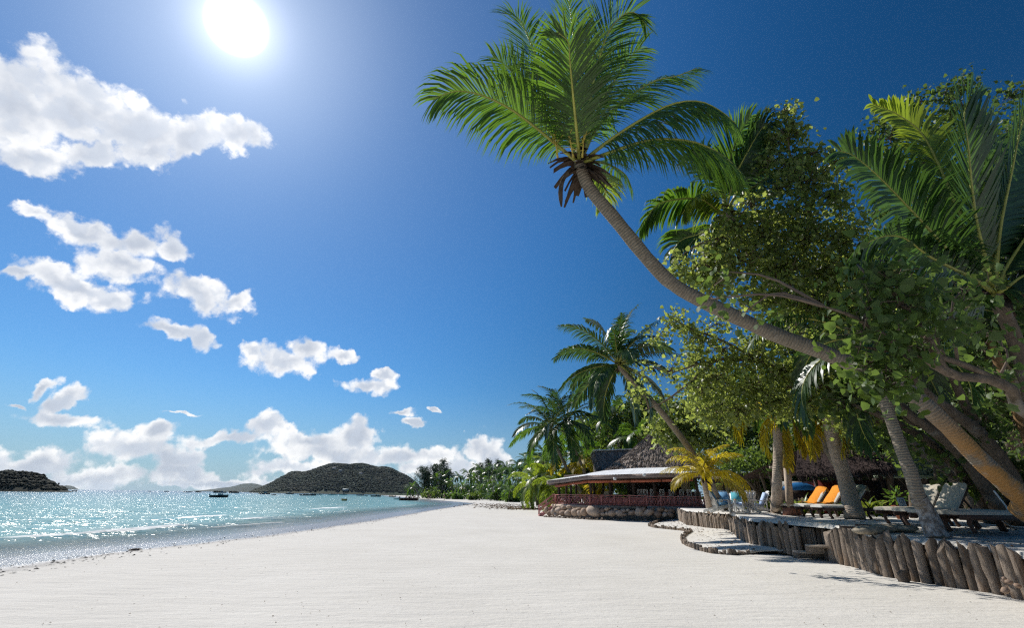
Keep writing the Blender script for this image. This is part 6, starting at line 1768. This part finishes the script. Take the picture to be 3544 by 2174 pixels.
# lilies along the fence
def lily(c, n, L_, label, seed):
    o = thing('lily_plant', label, 'plant', c, 'strap-leaved lilies along the bamboo fence'); rr = random.Random(seed)
    for k in range(n):
        az = k*2.399; el = R(rr.uniform(40, 85)); ln = L_*(.7 + .4*rr.random()); w_ = .045 + .02*rr.random(); m = MB(); rows = []
        pth = auto_path(c, az, el, ln, R(rr.uniform(30, 90)), 6)
        sd = Vector((-math.sin(az), math.cos(az), 0))
        for i, q in enumerate(pth):
            ww = w_*(.6, 1, 1.05, .9, .55, .05)[i]; rows.append([q - sd*ww, q + Vector((0, 0, -.02)), q + sd*ww])
        m.sheet(rows); part('strap_leaf', m, M_strap, o, True)
for k, (px, py, dp, L_) in enumerate(((2590,1750,26.5,.9),(2640,1748,25.2,.95),(2660,1752,23.6,.8),(2712,1750,20.6,.85),(2752,1752,20.2,.9),(2778,1748,20.2,1.0),(2808,1750,20,.9),(2838,1745,20,1.1),(2868,1742,20,1.0),(2895,1740,20,1.0),(2952,1738,19.5,1.0),(2990,1738,19,1.1),(3022,1742,19,1.05),(2545,1752,28,.8),(3046,1752,18.6,.8))):
    c = P(px, py, dp); c.z = float(terrace_z(c.x, c.y)); wh = ['behind the rightmost armchair','right of the rightmost armchair','left of the straight pale palm','between the palm and the timber post','just right of the red plinth','behind the red plinth\'s right side','left of the orange towel','behind the orange towel','below the red door\'s left','below the red door','left of the sage towel','above the sage towel','right of the sage lounger','behind the blue armchairs','at the dark hut wall\'s right end'][k]
    lily(c, 13, L_, f'green strap-leaved lily plant {wh}', 600+k)
# dark thicket closing the back of the terrace
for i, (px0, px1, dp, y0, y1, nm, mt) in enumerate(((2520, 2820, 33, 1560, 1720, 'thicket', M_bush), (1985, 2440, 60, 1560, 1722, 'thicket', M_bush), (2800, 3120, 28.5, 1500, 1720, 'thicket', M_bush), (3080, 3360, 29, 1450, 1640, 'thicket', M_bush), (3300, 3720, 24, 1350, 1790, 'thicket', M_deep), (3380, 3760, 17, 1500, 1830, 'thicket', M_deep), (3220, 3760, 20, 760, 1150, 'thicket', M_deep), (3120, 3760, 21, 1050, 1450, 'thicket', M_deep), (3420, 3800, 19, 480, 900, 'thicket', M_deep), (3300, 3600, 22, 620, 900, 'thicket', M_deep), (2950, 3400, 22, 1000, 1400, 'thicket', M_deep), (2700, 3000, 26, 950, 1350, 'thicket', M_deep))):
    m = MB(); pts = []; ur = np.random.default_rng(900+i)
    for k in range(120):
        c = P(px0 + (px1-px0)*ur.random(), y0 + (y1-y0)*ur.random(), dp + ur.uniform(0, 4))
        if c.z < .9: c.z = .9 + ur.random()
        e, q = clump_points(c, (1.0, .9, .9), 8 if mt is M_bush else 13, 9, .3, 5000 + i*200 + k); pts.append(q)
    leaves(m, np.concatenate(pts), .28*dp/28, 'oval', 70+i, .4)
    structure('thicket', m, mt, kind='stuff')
# thin leaning stems between the terrace and the bar roof
for k, (pa_, pb_, r_, lb) in enumerate((((2655,1742,27),(2560,1640,27.5),.10,'leaning grey stem crossing the bamboo screen, left'),((2665,1742,26.5),(2610,1600,27),.09,'leaning grey stem crossing the bamboo screen, middle'),((2680,1745,26),(2650,1600,26.5),.08,'upright grey stem right of the bamboo screen'),((2640,1745,27.5),(2525,1625,28.5),.11,'forked pale stem leaning over the low metal roof'),((2990,1745,24),(2950,1560,24),.09,'dark stem in front of the hut wall'),((3070,1740,22),(3068,1500,22),.13,'dark upright trunk at the hut\'s right eave'),((3155,1770,18),(3130,1560,18.5),.10,'thin trunk leaning behind the white notice board'),((3230,1740,22),(3235,1540,22),.13,'dark upright trunk before the green shed'))):
    a, b = P(*pa_), P(*pb_); a.z = float(terrace_z(a.x, a.y)) - .05
    m = MB(); m.tube(bez([a, a.lerp(b, .5) + Vector((.1, 0, .15)), b], 9), [r_*(1.25 - .5*i/8) for i in range(9)], 8, True, .06, k)
    o = thing('slim_tree', lb, 'tree', a); part('trunk', m, M_bark, o, True)
    m = MB(); pts = [clump_points(b + Vector((rnd.uniform(-.6, .6), rnd.uniform(-.5, .5), rnd.uniform(-.1, .8))), (.8, .7, .6), 12, 9, .25, 3000 + k*5 + j)[1] for j in range(4)]
    leaves(m, np.concatenate(pts), .22, 'oval', k, .4); part('crown', m, M_bush, o)

# ------------------------------------------------------------------ small things on the sand
bags = thing('sandbag_heap', 'heap of slumped beige sandbags and dark planks on the terrace edge', 'sandbags', GT(3030, 1843))
M_bag = fabric('sacking', (.34, .29, .22), .25)
for k, (px, py, sx_, sz_) in enumerate(((3010,1848,.34,.10),(3060,1843,.36,.10),(3105,1840,.30,.09),(3140,1842,.26,.07),(2985,1850,.22,.08))):
    part('sandbag', MB().ellipsoid(GT(px, py - 4) + Vector((0, 0, .05)), (sx_, .2, sz_), 12, 7, .10, k), M_bag, bags, True)
for k, (px, py, L_) in enumerate(((2975,1838,.9),(3050,1833,1.1),(3110,1832,.8),(3000,1830,.6))):
    c = GT(px, py - 2) + Vector((0, 0, .05)); part('plank', MB().box(c, (L_, .14, .05), (0, .05, .1*k)), M_darkwood, bags)
rubble = MB(); gr = random.Random(8)
for k in range(34):
    s = gr.random(); p = line_at(wall_a, 9.5 + gr.uniform(-.7, 1.3)) if k < 22 else G(gr.uniform(3465, 3530), gr.uniform(1945, 2040), .35)
    if p is None: continue
    r = gr.uniform(.03, .07); rubble.ellipsoid((p.x + .12, p.y + .1, gr.uniform(.15, .45)), (r, r, r*.8), 7, 5, .18, k)
structure('rubble', rubble, M_rock, kind='stuff')
hose = solo('garden_hose', MB().tube(bez([P(3440,1700,11), P(3490,1770,10.9), P(3462,1795,10.8), P(3478,1810,10.7), P(3500,1822,10.5), P(3545,1826,10.3), P(3620,1824,10)], 26), .018, 6), M_wpaint, 'pale hose looped round the dark trunk foot at the right edge', 'hose', smooth=True)
M_litter = simple('dry_litter', (.14, .095, .06), .95, .05, .6, 2)
def litter(name, n, sampler, lo, hi, seed, mat=M_litter):
    m = MB(); g = random.Random(seed)
    for k in range(n):
        q = sampler(g)
        if q is None: continue
        s = g.uniform(lo, hi); a = g.random()*6.28; ca, sa = math.cos(a)*s, math.sin(a)*s; w_ = g.uniform(.25, .6)
        m.add([q + Vector((-ca, -sa, .005)), q + Vector((-sa*w_, ca*w_, .012 + s*g.random()*.5)), q + Vector((ca, sa, .006 + s*.3*g.random())), q + Vector((sa*w_, -ca*w_, .012))], [(0,1,2,3)])
    structure(name, m, mat, kind='stuff')
def s_terr(g):
    px, py = g.uniform(2400, 3544), g.uniform(1775, 1925); q = G(px, py, .78); q.z = float(terrace_z(q.x, q.y)) + .01
    w = tz(q)
    for a, b in zip(wall_all[:-1], wall_all[1:]):
        if min(a.y, b.y) - .1 < q.y < max(a.y, b.y) + .1 and q.x - .12 < a.x + (b.x-a.x)*(q.y-a.y)/(b.y-a.y): return None
    return q
litter('terrace_litter', 900, s_terr, .015, .06, 1)
def s_shade(g):
    q = G(g.uniform(3120, 3544), g.uniform(1835, 1905), .72)
    if any(min(a.y, b.y) - .1 < q.y < max(a.y, b.y) + .1 and (q.x - .15 < a.x + (b.x-a.x)*(q.y-a.y)/(b.y-a.y)) for a, b in zip(wall_b[:-1], wall_b[1:])): return None
    q.z = .70; return q
litter('leaf_litter', 1500, s_shade, .02, .07, 2)
def s_inner(g):
    i = g.random(); u = g.uniform(.1, .95); q = e2[int(i*(len(e2)-1))].lerp(k2[int(i*(len(k2)-1))], u); return Vector((q.x, q.y, .035 + .20*u))
litter('raised_sand_litter', 420, s_inner, .02, .08, 3)
def s_beach(g):
    q = G(g.uniform(-100, 3544), 1760 + 420*g.random()**1.3); 
    if float(shore_dist(np.array(q.x), np.array(q.y))) > 1.2: return None
    return Vector((q.x, q.y, .012))
litter('beach_litter', 420, s_beach, .005, .02, 4)
def s_wrack(g):
    i = g.random(); k = g.randrange(1, 9); a, b = dry[k], dry[k+1]; x, y = a[0] + (b[0]-a[0])*i, a[1] + (b[1]-a[1])*i
    n_ = Vector((b[1]-a[1], a[0]-b[0], 0)).normalized(); q = Vector((x, y, .0)) + n_*g.gauss(-.1, .45); q.z = -.052*max(0, -g.gauss(-.1, .1)) ; return q
litter('seaweed_wrack', 1500, s_wrack, .012, .06, 5, M_dark)
def s_far(g):
    q = G(*g.choice(((g.gauss(1720, 60), g.gauss(1749, 3)), (g.gauss(1780, 60), g.gauss(1757, 2)), (g.gauss(1830, 50), g.gauss(1763, 1.5))))); return Vector((q.x, q.y, .01))
litter('dry_seaweed', 1800, s_far, .06, .25, 6)
drift = solo('driftwood_stick', MB().tube([G(448, 1905, -.02), G(470, 1904.5, .0), G(490, 1905, -.02)], [.03, .045, .03], 7, True, .1), M_log, 'dark driftwood stick lying on the wet sand by the waterline', 'driftwood')
